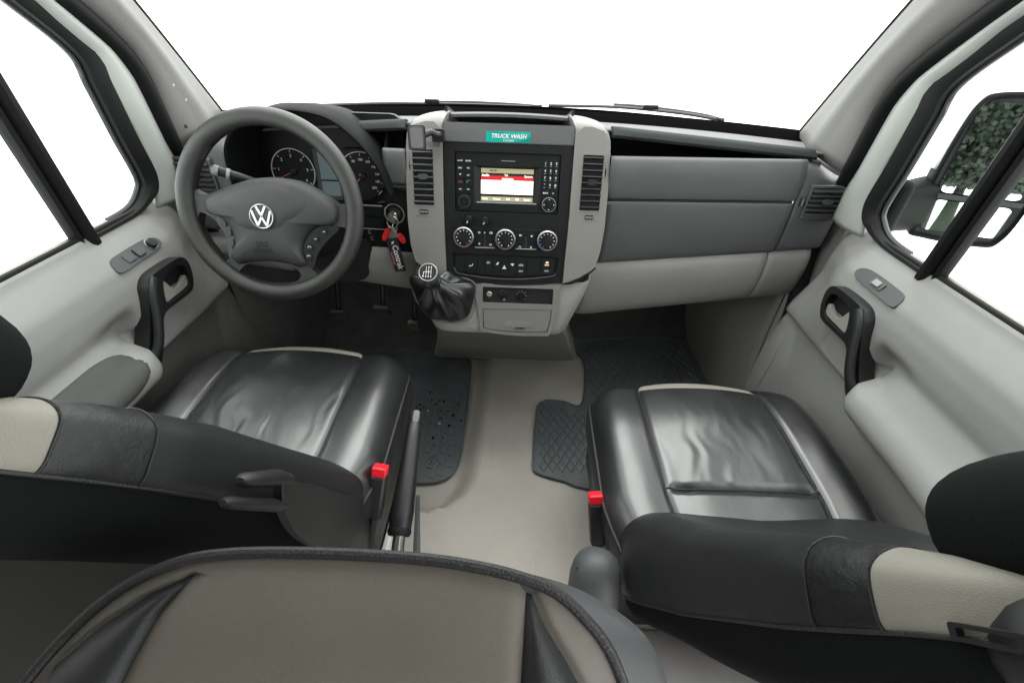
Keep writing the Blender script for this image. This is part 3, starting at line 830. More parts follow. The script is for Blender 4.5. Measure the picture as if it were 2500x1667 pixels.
# upper panel carrying the sticker, leaning away a little
obj('upper_face', plate(rect(-0.1575, 0.1575, 0.0195, 0.060, 0.002), (), -0.03, 0.001), 'dash_dark', con, FCN, bevel=0.0025)
obj('face_edge', cbox(0, 0.0185, 0.0003, 0.312, 0.0016, 0.003), 'grey_plastic', con, FCN)
# top tray with its hood
FT = FCN
obj('top_tray', join(cbox(0, 0.054, -0.09, 0.30, 0.006, 0.12), cbox(0, 0.072, -0.148, 0.30, 0.05, 0.006), cbox(-0.152, 0.072, -0.09, 0.006, 0.05, 0.12), cbox(0.152, 0.072, -0.09, 0.006, 0.05, 0.12)), 'deep_black', con, FCN)
rows = []
for x in lin(-0.142, 0.142, 16):
    k = 0.004 * (x / 0.142) ** 2
    rows.append([(x, 0.0785 - k, -0.040), (x, 0.0775 - k, -0.035), (x, 0.0835 - k, -0.032), (x, 0.0885 - k, -0.042), (x, 0.086 - k, -0.10), (x, 0.05 - k, -0.22), (x, 0.045, -0.22), (x, 0.078 - k, -0.10)])
obj('tray_hood', grid(rows, cu=True, caps=True), 'dash_top', con, FCN)

def column(s):
    o = [(0.158, 0.045), (0.158, -0.15), (0.1535, -0.318), (0.17, -0.313), (0.20, -0.300), (0.236, -0.270), (0.245, -0.23), (0.2495, -0.17), (0.2485, -0.08), (0.2455, 0.0), (0.240, 0.033), (0.225, 0.052), (0.20, 0.060), (0.175, 0.060)]
    o = [(s * a, b) for a, b in o]
    hole = rect(min(s * 0.1805, s * 0.2315), max(s * 0.1805, s * 0.2315), -0.131, -0.001, 0.003)
    c = obj('console_column', plate(o, [hole], -0.075, 0.006), 'trim_silver', con, FCN, bevel=0.006, seg=3)
    # the column bends forward over the top
    rows = []
    for k, (t, zz, a, b) in enumerate(((0.040, 0.0055, 0.160, 0.243), (0.058, 0.004, 0.157, 0.237), (0.076, -0.010, 0.150, 0.226), (0.087, -0.035, 0.143, 0.214), (0.088, -0.075, 0.137, 0.20), (0.075, -0.14, 0.13, 0.185), (0.04, -0.24, 0.125, 0.17))):
        r = [(s * (a + 0.002), t - 0.03, zz - 0.02)]
        for q in lin(0, 1, 7):
            r.append((s * (a + (b - a) * q), t - 0.012 * q * q, zz))
        r.append((s * (b + 0.004), t - 0.05, zz - 0.02))
        rows.append(r)
    obj('column_top', grid(rows), 'trim_silver', con, FCN, solid=0.004, angle=60)
    # small dark grille window on the shoulder of the column
    tri = [(s * 0.168, 0.079), (s * 0.196, 0.074), (s * 0.222, 0.063), (s * 0.232, 0.055), (s * 0.225, 0.055), (s * 0.19, 0.068)]
    M = FCN
    gm = [(x, t, -0.010 - (t - 0.055) * 0.9) for x, t in tri]
    gm2 = [(x, t + 0.003, -0.007 - (t - 0.055) * 0.9) for x, t in tri]
    V = gm + gm2; n = len(tri)
    obj('demist_grille', (V, [tuple(range(n)), tuple(range(2 * n - 1, n - 1, -1))] + [(i, (i + 1) % n, n + (i + 1) % n, n + i) for i in range(n)]), 'deep_black', con, FCN, smooth=False)
    vent('air_vent', FCN @ T(s * 0.206, -0.066, 0.003), 0.049, 0.128, 9, True, con, 'trim_silver', 'grey_plastic', sl_m='black_plastic' if s > 0 else 'grey_plastic', ang=-20)
    vwheel(FCN @ T(s * 0.2075, -0.1465, 0.0062), con)
    obj('wheel_edge', cbox(s * 0.2075, -0.1545, 0.0065, 0.036, 0.0014, 0.002), 'trim_light', con, FCN)
    # wall of the column running back to the dashboard
    rows = [[(s * x, t, zz) for zz in lin(0.0, -0.14, 5)] for x, t in ((0.2445, 0.02), (0.2485, -0.08), (0.2495, -0.17), (0.245, -0.23), (0.236, -0.27))]
    obj('column_wall', grid(rows), 'trim_silver', con, FCN, solid=0.004)
column(-1); column(1)

# radio
rad = thing('car_radio', 'black car radio with lit colour screen in the centre console', 'radio', FCN @ Vector((0, -0.14, -0.02)))
FR = FCN @ T(0, 0, -0.008)
sur = [(-0.083, -0.0335), (0.084, -0.0335), (0.0785, -0.1225), (-0.0805, -0.1225)]
obj('radio_body', plate(rect(-0.1275, 0.1275, -0.141, -0.0045, 0.003), [sur], -0.015, 0.003), 'button_black', rad, FR, bevel=0.001)
obj('display_bezel', (
    [(a, b, 0.0025) for a, b in sur] + [(-0.0685, -0.0375, -0.004), (0.0675, -0.0375, -0.004), (0.0665, -0.1185, -0.004), (-0.0680, -0.1185, -0.004)],
    [(0, 1, 5, 4), (1, 2, 6, 5), (2, 3, 7, 6), (3, 0, 4, 7)]), 'panel_black', rad, FR, smooth=False)
obj('bezel_edge', cbox(-0.001, -0.1195, 0.001, 0.150, 0.003, 0.003), 'print_grey', rad, FR)
scr = obj('screen', plate([(-0.067, -0.117), (0.0655, -0.117), (0.0655, -0.0385), (-0.067, -0.0385)], (), -0.006, -0.004), 'screen_dark', rad, FR)
Z0 = -0.0036
def sband(n, y0, y1, m):
    return obj(n, cbox(-0.0008, (y0 + y1) / 2, Z0, 0.130, abs(y1 - y0), 0.0006), m, scr, FR)
sband('status_bar', -0.0390, -0.0500, 'screen_khaki')
sband('red_bar', -0.0560, -0.0660, 'screen_red')
sband('tuner_area', -0.0665, -0.0990, 'screen_white')
sband('softkey_bar', -0.1055, -0.1165, 'screen_khaki')
def rt(t, x, y, size, m, al='CENTER', b=0.0002):
    text(t, size, m, scr, FR @ T(x, y, Z0 + 0.0006), name='screen_text', align=al, bold=b)
rt('Audio', -0.064, -0.0555, 0.0075, 'screen_text', 'LEFT', 0.0004)
rt('Tel', -0.004, -0.0545, 0.0065, 'screen_text')
rt('System', 0.0615, -0.0560, 0.0070, 'screen_text', 'RIGHT')
rt('106.2 MHz', 0.000, -0.0640, 0.0065, 'screen_white', 'CENTER', 0.0004)
rt('NO. 85', -0.036, -0.0445, 0.0055, 'screen_dark')
rt('107.2', 0.034, -0.0735, 0.0050, 'print_grey')
for i, t in enumerate(('88', '94', '100', '106')):
    rt(t, -0.042 + 0.026 * i, -0.0925, 0.0032, 'print_grey')
obj('tuner_line', cbox(0.0455, -0.083, Z0 + 0.0004, 0.0012, 0.034, 0.0006), 'print_red', scr, FR)
for t, x, m in (('Radio', -0.055, 'screen_text'), ('Presets', -0.026, 'screen_text'), ('Info', 0.003, 'screen_text'), ('FM', 0.0255, 'screen_white'), ('Sound', 0.050, 'screen_text')):
    rt(t, x, -0.111, 0.0062, m, 'CENTER', 0.0003)
obj('disc_slot', plate(rect(-0.016, 0.0165, -0.0205, -0.0165, 0.0008), (), 0.0, 0.0034), 'deep_black', rad, FR)
obj('slot_lip', cbox(0.0005, -0.0215, 0.003, 0.034, 0.0014, 0.0016), 'print_grey', rad, FR)
bt = mesh('radio_key', plate(rect(-0.0093, 0.0093, -0.0068, 0.0068, 0.0012), (), 0.0025, 0.0055), 'button_black')
labs = [('AUTO', 'print_white', 0.0045), ('RADIO', 'print_white', 0.0045), ('DISC', 'print_white', 0.0045), ('TEL', 'print_white', 0.0045), ('*', 'print_white', 0.010), ('SYS', 'print_white', 0.0045),
        ('\u2322', 'print_red', 0.010), ('\u2323', 'print_green', 0.010), ('<<', 'print_white', 0.0065), ('>>', 'print_white', 0.0065)]
k = 0
for r_ in range(5):
    for c_ in range(2):
        M = FR @ T(-0.1165 + 0.0198 * c_, -0.0245 - 0.0165 * r_, 0)
        o = obj('radio_key', bt, '', rad, M, bevel=0.0008)
        t, m, sz = labs[k]; k += 1
        if m in ('print_red', 'print_green'):
            a = arcpts(0, -0.002, 0.0042, 20, 160, 10) if m == 'print_red' else arcpts(0.001, 0.001, 0.0042, 60, 200, 10)
            obj('key_symbol', tube([(p[0], p[1], 0.0057) for p in a], [0.0013] + [0.0007] * 9 + [0.0013], 6), m, o, M)
        else:
            text(t, sz, m, o, M @ T(0, 0.0005, 0.0056), name='key_print', bold=0.00012)
bk = mesh('number_key', plate(rect(-0.0062, 0.0062, -0.0068, 0.0068, 0.001), (), 0.0025, 0.0050), 'button_black')
keys = ['1', '2', '3', '4', '5', '6', '7', '8', '9', '*', '0', '#']
for i, t in enumerate(keys):
    M = FR @ T(0.0918 + 0.0134 * (i % 3), -0.0260 - 0.0165 * (i // 3), 0)
    o = obj('number_key', bk, '', rad, M, bevel=0.0006)
    text(t, 0.0078, 'print_white', o, M @ T(0, 0.0018, 0.0051), name='key_print', bold=0.0002)
    obj('key_line', cbox(0, -0.0042, 0.0052, 0.005, 0.0013, 0.0004), 'print_grey', o, M)
for x, t in ((0.0955, 'BACK'), (0.1145, 'C')):
    M = FR @ T(x, -0.0925, 0)
    o = obj('radio_key', bt, '', rad, M, bevel=0.0008)
    text(t, 0.0050, 'print_white', o, M @ T(0, 0.0, 0.0056), name='key_print', bold=0.0002)
def rknob(x, y, r, ring_m):
    M = FR @ T(x, y, 0.003)
    o = obj('radio_knob', lathe([(r, 0.0), (r, 0.008), (r * 0.93, 0.0105), (r * 0.5, 0.0108), (r * 0.46, 0.0095), (0.0008, 0.0095)], 32), 'button_black', rad, M)
    obj('knob_ring', tube([(r * 0.97 * math.cos(a), r * 0.97 * math.sin(a), 0.0092) for a in lin(0, 6.2832, 33)[:-1]], 0.0009, 6, True), ring_m, o, M)
    obj('knob_centre', lathe([(r * 0.40, 0.009), (r * 0.38, 0.0125), (0.0008, 0.0128)], 24), 'button_black', o, M)
    return o, M
o, M = rknob(-0.1062, -0.1185, 0.0150, 'grey_plastic')
for i in range(12):
    a = 2 * math.pi * i / 12
    obj('grip_rib', cbox(0.0142, 0, 0.0085, 0.0022, 0.0022, 0.005), 'grey_plastic', o, M @ Matrix.Rotation(a, 4, 'Z'))
o, M = rknob(0.1050, -0.1195, 0.0172, 'print_grey')
for i in range(4):
    a = math.pi / 2 * i
    obj('arrow_mark', plate(circ(0.0122, 0, 0.0014, 8), (), 0.0107, 0.0112), 'print_white', o, M @ Matrix.Rotation(a, 4, 'Z'))

# two small rotary knobs below the radio
for x, y, a in ((-0.0955, -0.161, 20), (-0.053, -0.163, 28)):
    M = FCN @ T(x, y, 0.0)
    o = obj('rotary_knob', lathe([(0.0105, 0.0), (0.0105, 0.010), (0.0095, 0.016), (0.008, 0.018), (0.001, 0.0185)], 24), 'button_black', con, M)
    obj('knob_mark', cbox(0, -0.006, 0.0186, 0.002, 0.006, 0.0008), 'print_white', o, M @ Matrix.Rotation(R(-a), 4, 'Z'))

# heater panel and three dials
hp = obj('heater_panel', plate(rect(-0.107, 0.106, -0.2305, -0.182, 0.004), (), -0.004, 0.0022), 'button_black', con, FCN, bevel=0.001)
for x0, x1 in ((-0.080, -0.028), (0.026, 0.080)):
    obj('panel_edge', cbox((x0 + x1) / 2, -0.2315, 0.0025, x1 - x0, 0.0026, 0.003), 'print_grey', con, FCN, bevel=0.0008)
for x, y, w in ((-0.0685, -0.1935, 0.006), (-0.0545, -0.1935, 0.003), (-0.0385, -0.1935, 0.008), (-0.068, -0.222, 0.004), (-0.039, -0.2235, 0.007), (0.037, -0.197, 0.006), (0.066, -0.198, 0.005), (0.0365, -0.2265, 0.006), (0.0655, -0.2265, 0.004)):
    obj('button_symbol', plate(rect(x - w / 2, x + w / 2, y - 0.0022, y + 0.0022, 0.001), [rect(x - w / 4, x + w / 4, y - 0.0010, y + 0.0010)] if w > 0.0055 else (), 0.002, 0.0027), 'print_white', hp, FCN)
for x in (-0.0535, 0.052):
    for i in range(5):
        obj('indicator_slot', cbox(x, -0.2025 - 0.0058 * i, 0.0024, 0.005, 0.0018, 0.0006), 'grey_plastic', hp, FCN)
for i, (x, y, mk_) in enumerate(((-0.1068, -0.2045, 92), (-0.0012, -0.2065, 90), (0.1055, -0.2065, 72))):
    M = FCN @ T(x, y, 0.001)
    r = 0.0265
    dl = obj('heater_dial', lathe([(r * 1.04, 0.0), (r * 1.04, 0.003), (r, 0.005), (r * 0.97, 0.016), (r * 0.93, 0.019), (r * 0.80, 0.0195), (r * 0.74, 0.0165), (r * 0.55, 0.0165), (r * 0.50, 0.0195), (r * 0.30, 0.0205), (0.001, 0.0208)], 48), 'button_black', con, M)
    obj('dial_ring', grid([[(q * r * math.cos(a), q * r * math.sin(a), z) for a in lin(0, 6.2832, 49)[:-1]] for q, z in ((0.985, 0.0155), (0.96, 0.0188), (0.90, 0.0203), (0.83, 0.0203), (0.80, 0.0180))], cu=True), 'satin_metal', dl, M)
    obj('dial_pointer', cbox(r * 0.90, 0, 0.0206, r * 0.16, 0.0035, 0.0008), 'print_white', dl, M @ Matrix.Rotation(R(mk_), 4, 'Z'))
    nm = 11
    for q in range(nm):
        a = -60 + 300 * q / (nm - 1)
        m_ = 'print_white'
        if i == 0 and 250 < (a % 360) < 330: m_ = 'print_red'
        if i == 2 and 150 < (a % 360) < 250: m_ = 'print_blue'
        obj('dial_mark', cbox(r * 0.66, 0, 0.0168, 0.0035, 0.0026, 0.0008), m_, dl, M @ Matrix.Rotation(R(a), 4, 'Z'))

# switch strip: separate rocker keys with printed symbols
ss_ = obj('switch_strip', plate([(a * 0.995, -0.279 + (b + 0.279) * 0.985) for a, b in sw], (), -0.03, -0.006), 'deep_black', con, FCN)
edge = [(x, y - 0.0012, 0.0015) for x, y in ((-0.134, -0.284), (-0.130, -0.2945), (-0.122, -0.3005), (-0.06, -0.3088), (0.0, -0.3115), (0.06, -0.3088), (0.124, -0.2995), (0.133, -0.291))]
obj('strip_edge', tube(cr(edge, 5), 0.0018, 8, ry=0.0013), 'grey_plastic', con, FCN)
def swk(x0, x1, lo=0.0):
    xm = (x0 + x1) / 2
    b0 = -0.3045 + 0.010 * (xm / 0.13) ** 2
    return obj('rocker_switch', plate(rect(x0 + 0.0006, x1 - 0.0006, b0, -0.2535, 0.002), (), -0.008, -0.0015), 'button_black', ss_, FCN, bevel=0.001)
cuts = [-0.130, -0.104, -0.073, -0.053, -0.032, -0.013, 0.0095, 0.030, 0.056, 0.092, 0.128]
for a, b in zip(cuts, cuts[1:]): swk(a, b)
def sym(polys, x, y, m='print_white'):
    for p in polys:
        obj('switch_symbol', plate([(x + a, y + b) for a, b in p], (), -0.0012, -0.0006), m, ss_, FCN)
sym([[(-0.005, -0.003), (0.0, -0.003), (0.0, 0.0), (-0.005, 0.0)], [(0.001, -0.001), (0.004, 0.005), (0.0055, 0.004), (0.0025, -0.002)]], -0.0896, -0.2795)
sym([rect(-0.0045, 0.0045, -0.003, 0.003, 0.001)], -0.0445, -0.2705, 'print_grey')
sym([[(-0.004, -0.003), (0.002, -0.003), (0.005, 0.004), (0.002, 0.004)]], -0.021, -0.2725, 'print_white')
sym([[(-0.0055, -0.0045), (0.0055, -0.0045), (0.0, 0.0055)]], -0.0022, -0.2815, 'print_white')
sym([[(-0.0045, 0.002), (0.0045, 0.003), (0.0045, 0.0), (0.001, -0.004), (-0.0005, -0.004), (-0.001, -0.001), (-0.0045, -0.001)]], 0.0185, -0.2735)
sym([[(-0.0065, -0.003), (0.0065, -0.003), (0.0065, 0.001), (0.003, 0.003), (-0.003, 0.003), (-0.0065, 0.0)]], 0.0415, -0.2745, 'print_grey')
sym([[(-0.0065, -0.003), (0.0065, -0.002), (0.005, 0.002), (-0.004, 0.002)]], 0.0415, -0.2900, 'print_grey')
sym([[(-0.0055, -0.002), (0.0055, -0.002), (0.0055, 0.0025), (-0.0055, 0.0025)]], 0.1095, -0.2720, 'print_white')
sym([[(-0.0065, -0.002), (0.0065, -0.002), (0.004, 0.0025), (-0.004, 0.0025)]], 0.1095, -0.2875, 'print_grey')
obj('warning_light', plate(rect(0.1065, 0.1135, -0.2665, -0.2635, 0.001), (), -0.0015, 0.0002), 'led_red', ss_, FCN)

# lower console body, boot shelf on the left, sockets and drawer on the right
def lrow(t, zl, xl, xr, ex=0.012):
    return t, zl, xl, xr
def fp_(t, z=0.0): return FCN @ Vector((0, t, z))
def lowrow(Y, Z, xl, xr, back=0.30, rnd=0.025):
    pts = [(xl + 0.006, Y + back, Z), (xl, Y + rnd * 2.0, Z), (xl + rnd * 0.25, Y + rnd * 0.7, Z), (xl + rnd, Y + 0.003, Z)]
    pts += [(xl + rnd + (xr - xl - 2 * rnd) * q, Y, Z) for q in lin(0.08, 0.92, 8)]
    pts += [(xr - rnd, Y + 0.003, Z), (xr - rnd * 0.25, Y + rnd * 0.7, Z), (xr, Y + rnd * 2.0, Z), (xr - 0.006, Y + back, Z)]
    return pts
a0, a1, a2, a3 = fp_(-0.318, -0.006), fp_(-0.36, -0.002), fp_(-0.42, -0.002), fp_(-0.462, -0.004)
rows = [lowrow(a0.y, a0.z, -0.246, 0.236), lowrow(a1.y, a1.z, -0.240, 0.222), lowrow(a2.y, a2.z, -0.218, 0.196), lowrow(a3.y, a3.z, -0.200, 0.178), lowrow(a3.y + 0.012, a3.z - 0.016, -0.196, 0.174),
        lowrow(1.12, 0.42, -0.205, 0.185), lowrow(1.25, 0.30, -0.235, 0.215), lowrow(1.36, 0.17, -0.262, 0.250), lowrow(1.43, 0.09, -0.285, 0.280), lowrow(1.452, 0.05, -0.295, 0.30)]
rows2 = []
for c in range(len(rows[0])):
    rows2.append(cr([r[c] for r in rows], 4))
obj('lower_body', grid(rows2), 'trim_lower', con, solid=0.005, angle=50)
# seam line between column and lower body on the right: lighter lip
seam = cr([FCN @ Vector(p) for p in ((0.154, -0.3195, 0.003), (0.18, -0.3165, 0.003), (0.208, -0.302, 0.002), (0.238, -0.275, 0.0))], 6)
obj('column_seam', tube(seam, 0.0022, 6), 'rubber_seal', con)
# raised frame of the socket panel and drawer
fr_o = cr2([(-0.074, -0.330), (0.02, -0.3325), (0.142, -0.324), (0.1475, -0.335), (0.140, -0.420), (0.128, -0.462), (0.118, -0.468), (0.03, -0.470), (-0.05, -0.462), (-0.062, -0.455), (-0.070, -0.40)], 4)
so = rect(-0.058, 0.1305, -0.378, -0.3345, 0.002)
dr = [(-0.0575, -0.3945), (0.1300, -0.3925), (0.1275, -0.43), (0.1215, -0.456), (0.10, -0.4595), (0.03, -0.461), (-0.04, -0.456), (-0.0565, -0.450)]
obj('socket_frame', plate(fr_o, [so, dr], -0.012, 0.006), 'trim_mid', con, FCN, bevel=0.003)
sp_ = obj('socket_panel', plate(rect(-0.0585, 0.131, -0.3785, -0.334, 0.002), (), -0.012, 0.0015), 'deep_black', con, FCN)
def socket(x, y, r, m, h):
    o = obj('socket', xf(lathe([(r, 0.0), (r, h), (r * 0.8, h + 0.001), (r * 0.7, 0.001), (0.0008, 0.001)], 24), T(x, y, 0.0015)), m, sp_, FCN)
    return o
socket(-0.0402, -0.3545, 0.0072, 'satin_metal', 0.003)
socket(-0.0030, -0.3530, 0.0105, 'button_black', 0.004)
s3 = socket(0.0450, -0.3560, 0.0120, 'button_black', 0.005)
for a in range(-40, 200, 40):
    obj('socket_mark', cbox(0.0135, 0, 0.003, 0.003, 0.0018, 0.0006), 'print_grey', s3, FCN @ T(0.045, -0.356, 0) @ Matrix.Rotation(R(a), 4, 'Z'))
obj('socket_mark', cbox(0.045, -0.3665, 0.0033, 0.009, 0.0016, 0.0006), 'print_grey', s3, FCN)
obj('socket_mark', plate([(-0.004, -0.3715), (0.004, -0.3715), (0.0, -0.3655)], (), 0.0015, 0.0022), 'print_grey', sp_, FCN)
drw = obj('drawer', plate([(0.036 + (a - 0.036) * 0.985, -0.426 + (b + 0.426) * 0.965) for a, b in dr], (), -0.012, 0.005), 'trim_mid', con, FCN, bevel=0.002)
obj('drawer_gap', plate(dr, (), -0.014, -0.008), 'deep_black', con, FCN)
obj('finger_recess', plate(cr2([(0.002, -0.432), (0.002, -0.442), (0.02, -0.446), (0.055, -0.445), (0.078, -0.440), (0.078, -0.431), (0.06, -0.428), (0.02, -0.428)], 4), (), 0.004, 0.0062), 'trim_silver', drw, FCN, bevel=0.002)
obj('drawer_catch', cbox(0.045, -0.4475, 0.006, 0.026, 0.003, 0.003), 'deep_black', drw, FCN)
# shadow gap between console face and frame
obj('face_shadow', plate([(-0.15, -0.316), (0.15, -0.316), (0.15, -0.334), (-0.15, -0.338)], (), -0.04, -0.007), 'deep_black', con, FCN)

# ================================================================ small things on the dash
st = thing('sticker', 'small teal sticker with white italic lettering above the radio', 'sticker', FCN @ Vector((0, 0.02, 0.001)))
FS_ = FCN @ T(-0.001, 0.0315, 0.0012)
sb = obj('sticker_sheet', plate(rect(-0.0530, 0.0530, -0.0118, 0.0122, 0.001), (), 0.0, 0.0006), 'sticker_teal', st, FS_)
obj('sticker_stripe', plate([(-0.052, 0.010), (-0.030, 0.0105), (0.05, 0.0045), (0.05, 0.0025), (-0.02, 0.0075)], (), 0.0007, 0.0009), 'sticker_teal_dark', st, FS_)
obj('sticker_stripe', plate([(0.012, -0.0115), (0.0525, -0.0115), (0.0525, 0.001), (0.03, -0.008)], (), 0.0007, 0.0009), 'sticker_teal_dark', st, FS_)
text('TRUCK WASH', 0.0128, 'print_white', st, FS_ @ T(0.001, 0.0015, 0.0012), bold=0.0004, shear=0.25, sx=1.02)
text('SYSTEMS', 0.0052, 'print_white', st, FS_ @ T(0.001, -0.0080, 0.0012), bold=0.0001, sx=1.3)

ph = thing('phone_holder', 'grey clip-on phone holder on the left console vent', 'phone holder', (-0.19, 1.13, 0.955))
FH = frame((-0.2045, 1.085, 0.964), (1, 0.20, 0), (-0.02, 0.16, 1), (0.2, -1, 0.16))
obj('pad', plate(rect(-0.0155, 0.0175, -0.0235, 0.0235, 0.006), (), 0.0, 0.009), 'grey_plastic', ph, FH, bevel=0.003, seg=3)
obj('pad_face', plate(rect(-0.0125, 0.0145, -0.0205, 0.0205, 0.005), (), 0.0088, 0.0105), 'dash_top', ph, FH, bevel=0.0015)
obj('back_shell', plate(rect(-0.018, 0.021, -0.026, 0.026, 0.007), (), -0.008, 0.001), 'black_plastic', ph, FH, bevel=0.003)
obj('arm', tube(cr([(-0.195, 1.09, 0.966), (-0.176, 1.105, 0.972), (-0.163, 1.112, 0.966), (-0.158, 1.135, 0.962)], 5), 0.0075, 10), 'black_plastic', ph)
obj('clamp', plate(rect(-0.014, 0.014, -0.014, 0.014, 0.004), (), 0, 0.022), 'black_plastic', ph, frame((-0.163, 1.148, 0.957), (1, 0, 0), (0, 0.2, 1), (0, -1, 0.2)), bevel=0.003)
obj('clip', plate(rect(-0.024, 0.004, -0.006, 0.006, 0.003), (), 0, 0.018), 'dash_top', ph, frame((-0.166, 1.146, 0.9385), (1, 0, 0), (0, 0.2, 1), (0, -1, 0.2)), bevel=0.002)

# ================================================================ steering wheel and column
a18 = R(18)
FW = frame((-0.51, 0.96, 0.836), (1, 0, 0), (0, math.sin(a18), math.cos(a18)), (0, -math.cos(a18), math.sin(a18)))
whl = thing('steering_wheel', 'dark grey four-spoke steering wheel with round chrome badge', 'steering wheel', FW @ Vector((0, 0, -0.05)))
RM, RT = 0.1835, 0.0185
rp = [(RM * math.cos(a), RM * math.sin(a), 0) for a in lin(0, 2 * math.pi, 97)[:-1]]
obj('rim', tube(rp, RT, 20, True, ry=0.0165), 'wheel_rubber', whl, FW)
def clampr(pts, r=0.1715):
    out = []
    for x, y in pts:
        q = math.hypot(x, y)
        if q > r: x, y = x * r / q, y * r / q
        out.append((x, y))
    return out
up_h = [(-0.150, 0.026)] + [(0.1715 * math.cos(R(a)), 0.1715 * math.sin(R(a))) for a in lin(168, 6, 20)] + [(0.147, 0.013), (0.110, 0.040), (0.064, 0.060), (0.015, 0.066), (-0.033, 0.061), (-0.089, 0.043), (-0.13, 0.024)]
lf_h = clampr(cr2([(-0.160, -0.018), (-0.148, -0.014), (-0.118, -0.036), (-0.098, -0.067), (-0.103, -0.101), (-0.122, -0.118), (-0.146, -0.088), (-0.166, -0.050)], 4))
rt_h = clampr(cr2([(0.142, -0.034), (0.164, -0.042), (0.153, -0.078), (0.122, -0.116), (0.090, -0.138), (0.076, -0.124), (0.072, -0.092), (0.098, -0.056)], 4))
bt_h = clampr(cr2([(-0.091, -0.145), (-0.074, -0.125), (-0.044, -0.117), (-0.019, -0.115), (0.012, -0.117), (0.039, -0.128), (0.050, -0.142), (0.038, -0.158), (0.0, -0.166), (-0.051, -0.166), (-0.079, -0.160)], 4))
obj('spokes', plate(circ(0, 0, 0.180, 72), [up_h, lf_h, rt_h, bt_h], -0.026, 0.000), 'wheel_rubber', whl, FW, bevel=0.006, seg=3, angle=50)
cov = cr2([(-0.139, 0.020), (-0.089, 0.043), (-0.033, 0.060), (0.015, 0.065), (0.064, 0.060), (0.100, 0.046), (0.145, 0.013), (0.140, -0.026), (0.102, -0.034), (0.073, -0.060), (0.063, -0.089), (0.069, -0.116), (0.050, -0.126), (0.026, -0.119), (-0.019, -0.114), (-0.064, -0.119), (-0.088, -0.123), (-0.101, -0.106), (-0.087, -0.077), (-0.093, -0.043), (-0.116, -0.019), (-0.140, -0.010)], 4)
def dome(out, c, steps):
    rows = [[(c[0] + (x - c[0]) * q, c[1] + (y - c[1]) * q, z) for x, y in out] for q, z in steps]
    return grid(rows, cu=True, caps=True)
cv = obj('airbag_cover', dome(cov, (0, -0.025), ((1, -0.016), (1.0, -0.004), (0.985, 0.003), (0.955, 0.009), (0.91, 0.0140), (0.85, 0.0178), (0.7, 0.0220), (0.5, 0.0242), (0.3, 0.0248), (0.1, 0.025))), 'wheel_cover', whl, FW, angle=60)
emb = cr2([(-0.108, 0.022), (-0.066, 0.044), (-0.010, 0.057), (0.040, 0.056), (0.085, 0.038), (0.112, 0.014), (0.093, -0.012), (0.066, -0.028), (0.036, -0.050), (0.006, -0.059), (-0.023, -0.0615), (-0.052, -0.057), (-0.079, -0.044), (-0.098, -0.012)], 4)
obj('emblem_panel', dome(emb, (0, -0.010), ((1, 0.000), (0.985, 0.0085), (0.955, 0.0135), (0.91, 0.0172), (0.84, 0.0206), (0.7, 0.0246), (0.4, 0.0272), (0.1, 0.0275))), 'wheel_cover', cv, FW, angle=60)
# chrome badge
BM = FW @ T(-0.006, -0.015, 0.0275) @ Matrix.Scale(0.92, 4)
bd = obj('badge', lathe([(0.0285, -0.002), (0.0285, 0.001), (0.027, 0.002), (0.001, 0.002)], 40), 'sticker_dark' if 'sticker_dark' in MATS else 'grey_plastic', whl, BM)
obj('badge_ring', tube([(0.0265 * math.cos(a), 0.0265 * math.sin(a), 0.002) for a in lin(0, 2 * math.pi, 49)[:-1]], 0.0021, 8, True), 'chrome', bd, BM)
def stroke(pts, w):
    gs = []
    for (x0, y0), (x1, y1) in zip(pts, pts[1:]):
        dx, dy = x1 - x0, y1 - y0
        l = math.hypot(dx, dy); nx, ny = -dy / l * w / 2, dx / l * w / 2
        gs.append(plate([(x0 + nx, y0 + ny), (x0 - nx, y0 - ny), (x1 - nx, y1 - ny), (x1 + nx, y1 + ny)], (), 0.0018, 0.0038))
    return join(*gs)
obj('badge_letter', stroke([(-0.0105, 0.0225), (0.0, 0.0025), (0.0105, 0.0225)], 0.0045), 'chrome', bd, BM, smooth=False)
obj('badge_letter', stroke([(-0.0215, 0.0125), (-0.0105, -0.0205), (0.0, -0.0015), (0.0105, -0.0205), (0.0215, 0.0125)], 0.0045), 'chrome', bd, BM, smooth=False)
text('SRS', 0.017, 'moulded_dark', cv, FW @ T(-0.016, -0.074, 0.0246), name='moulded_lettering', bold=0.0003, sx=1.1)
text('AIRBAG', 0.0125, 'moulded_dark', cv, FW @ T(-0.018, -0.088, 0.0238), name='moulded_lettering', bold=0.0003)
# button pads left and right
padL = cr2([(-0.116, -0.017), (-0.098, -0.030), (-0.088, -0.050), (-0.084, -0.077), (-0.092, -0.098), (-0.103, -0.108), (-0.106, -0.085), (-0.104, -0.060), (-0.118, -0.034)], 4)
padR = cr2([(0.102, -0.034), (0.138, -0.032), (0.146, -0.040), (0.118, -0.066), (0.095, -0.095), (0.084, -0.124), (0.072, -0.120), (0.063, -0.090), (0.074, -0.060)], 4)
pL = obj('button_pad', plate(padL, (), -0.01, 0.006), 'grey_plastic', whl, FW, bevel=0.002)
pR = obj('button_pad', plate(padR, (), -0.01, 0.006), 'button_black', whl, FW, bevel=0.002)
for x, y in ((-0.104, -0.034), (-0.095, -0.053), (-0.093, -0.074), (-0.097, -0.090)):
    obj('pad_button', plate(rect(x - 0.006, x + 0.006, y - 0.007, y + 0.007, 0.003), (), 0.005, 0.009), 'grey_plastic' if y < -0.07 else 'wheel_cover', pL, FW, bevel=0.002)
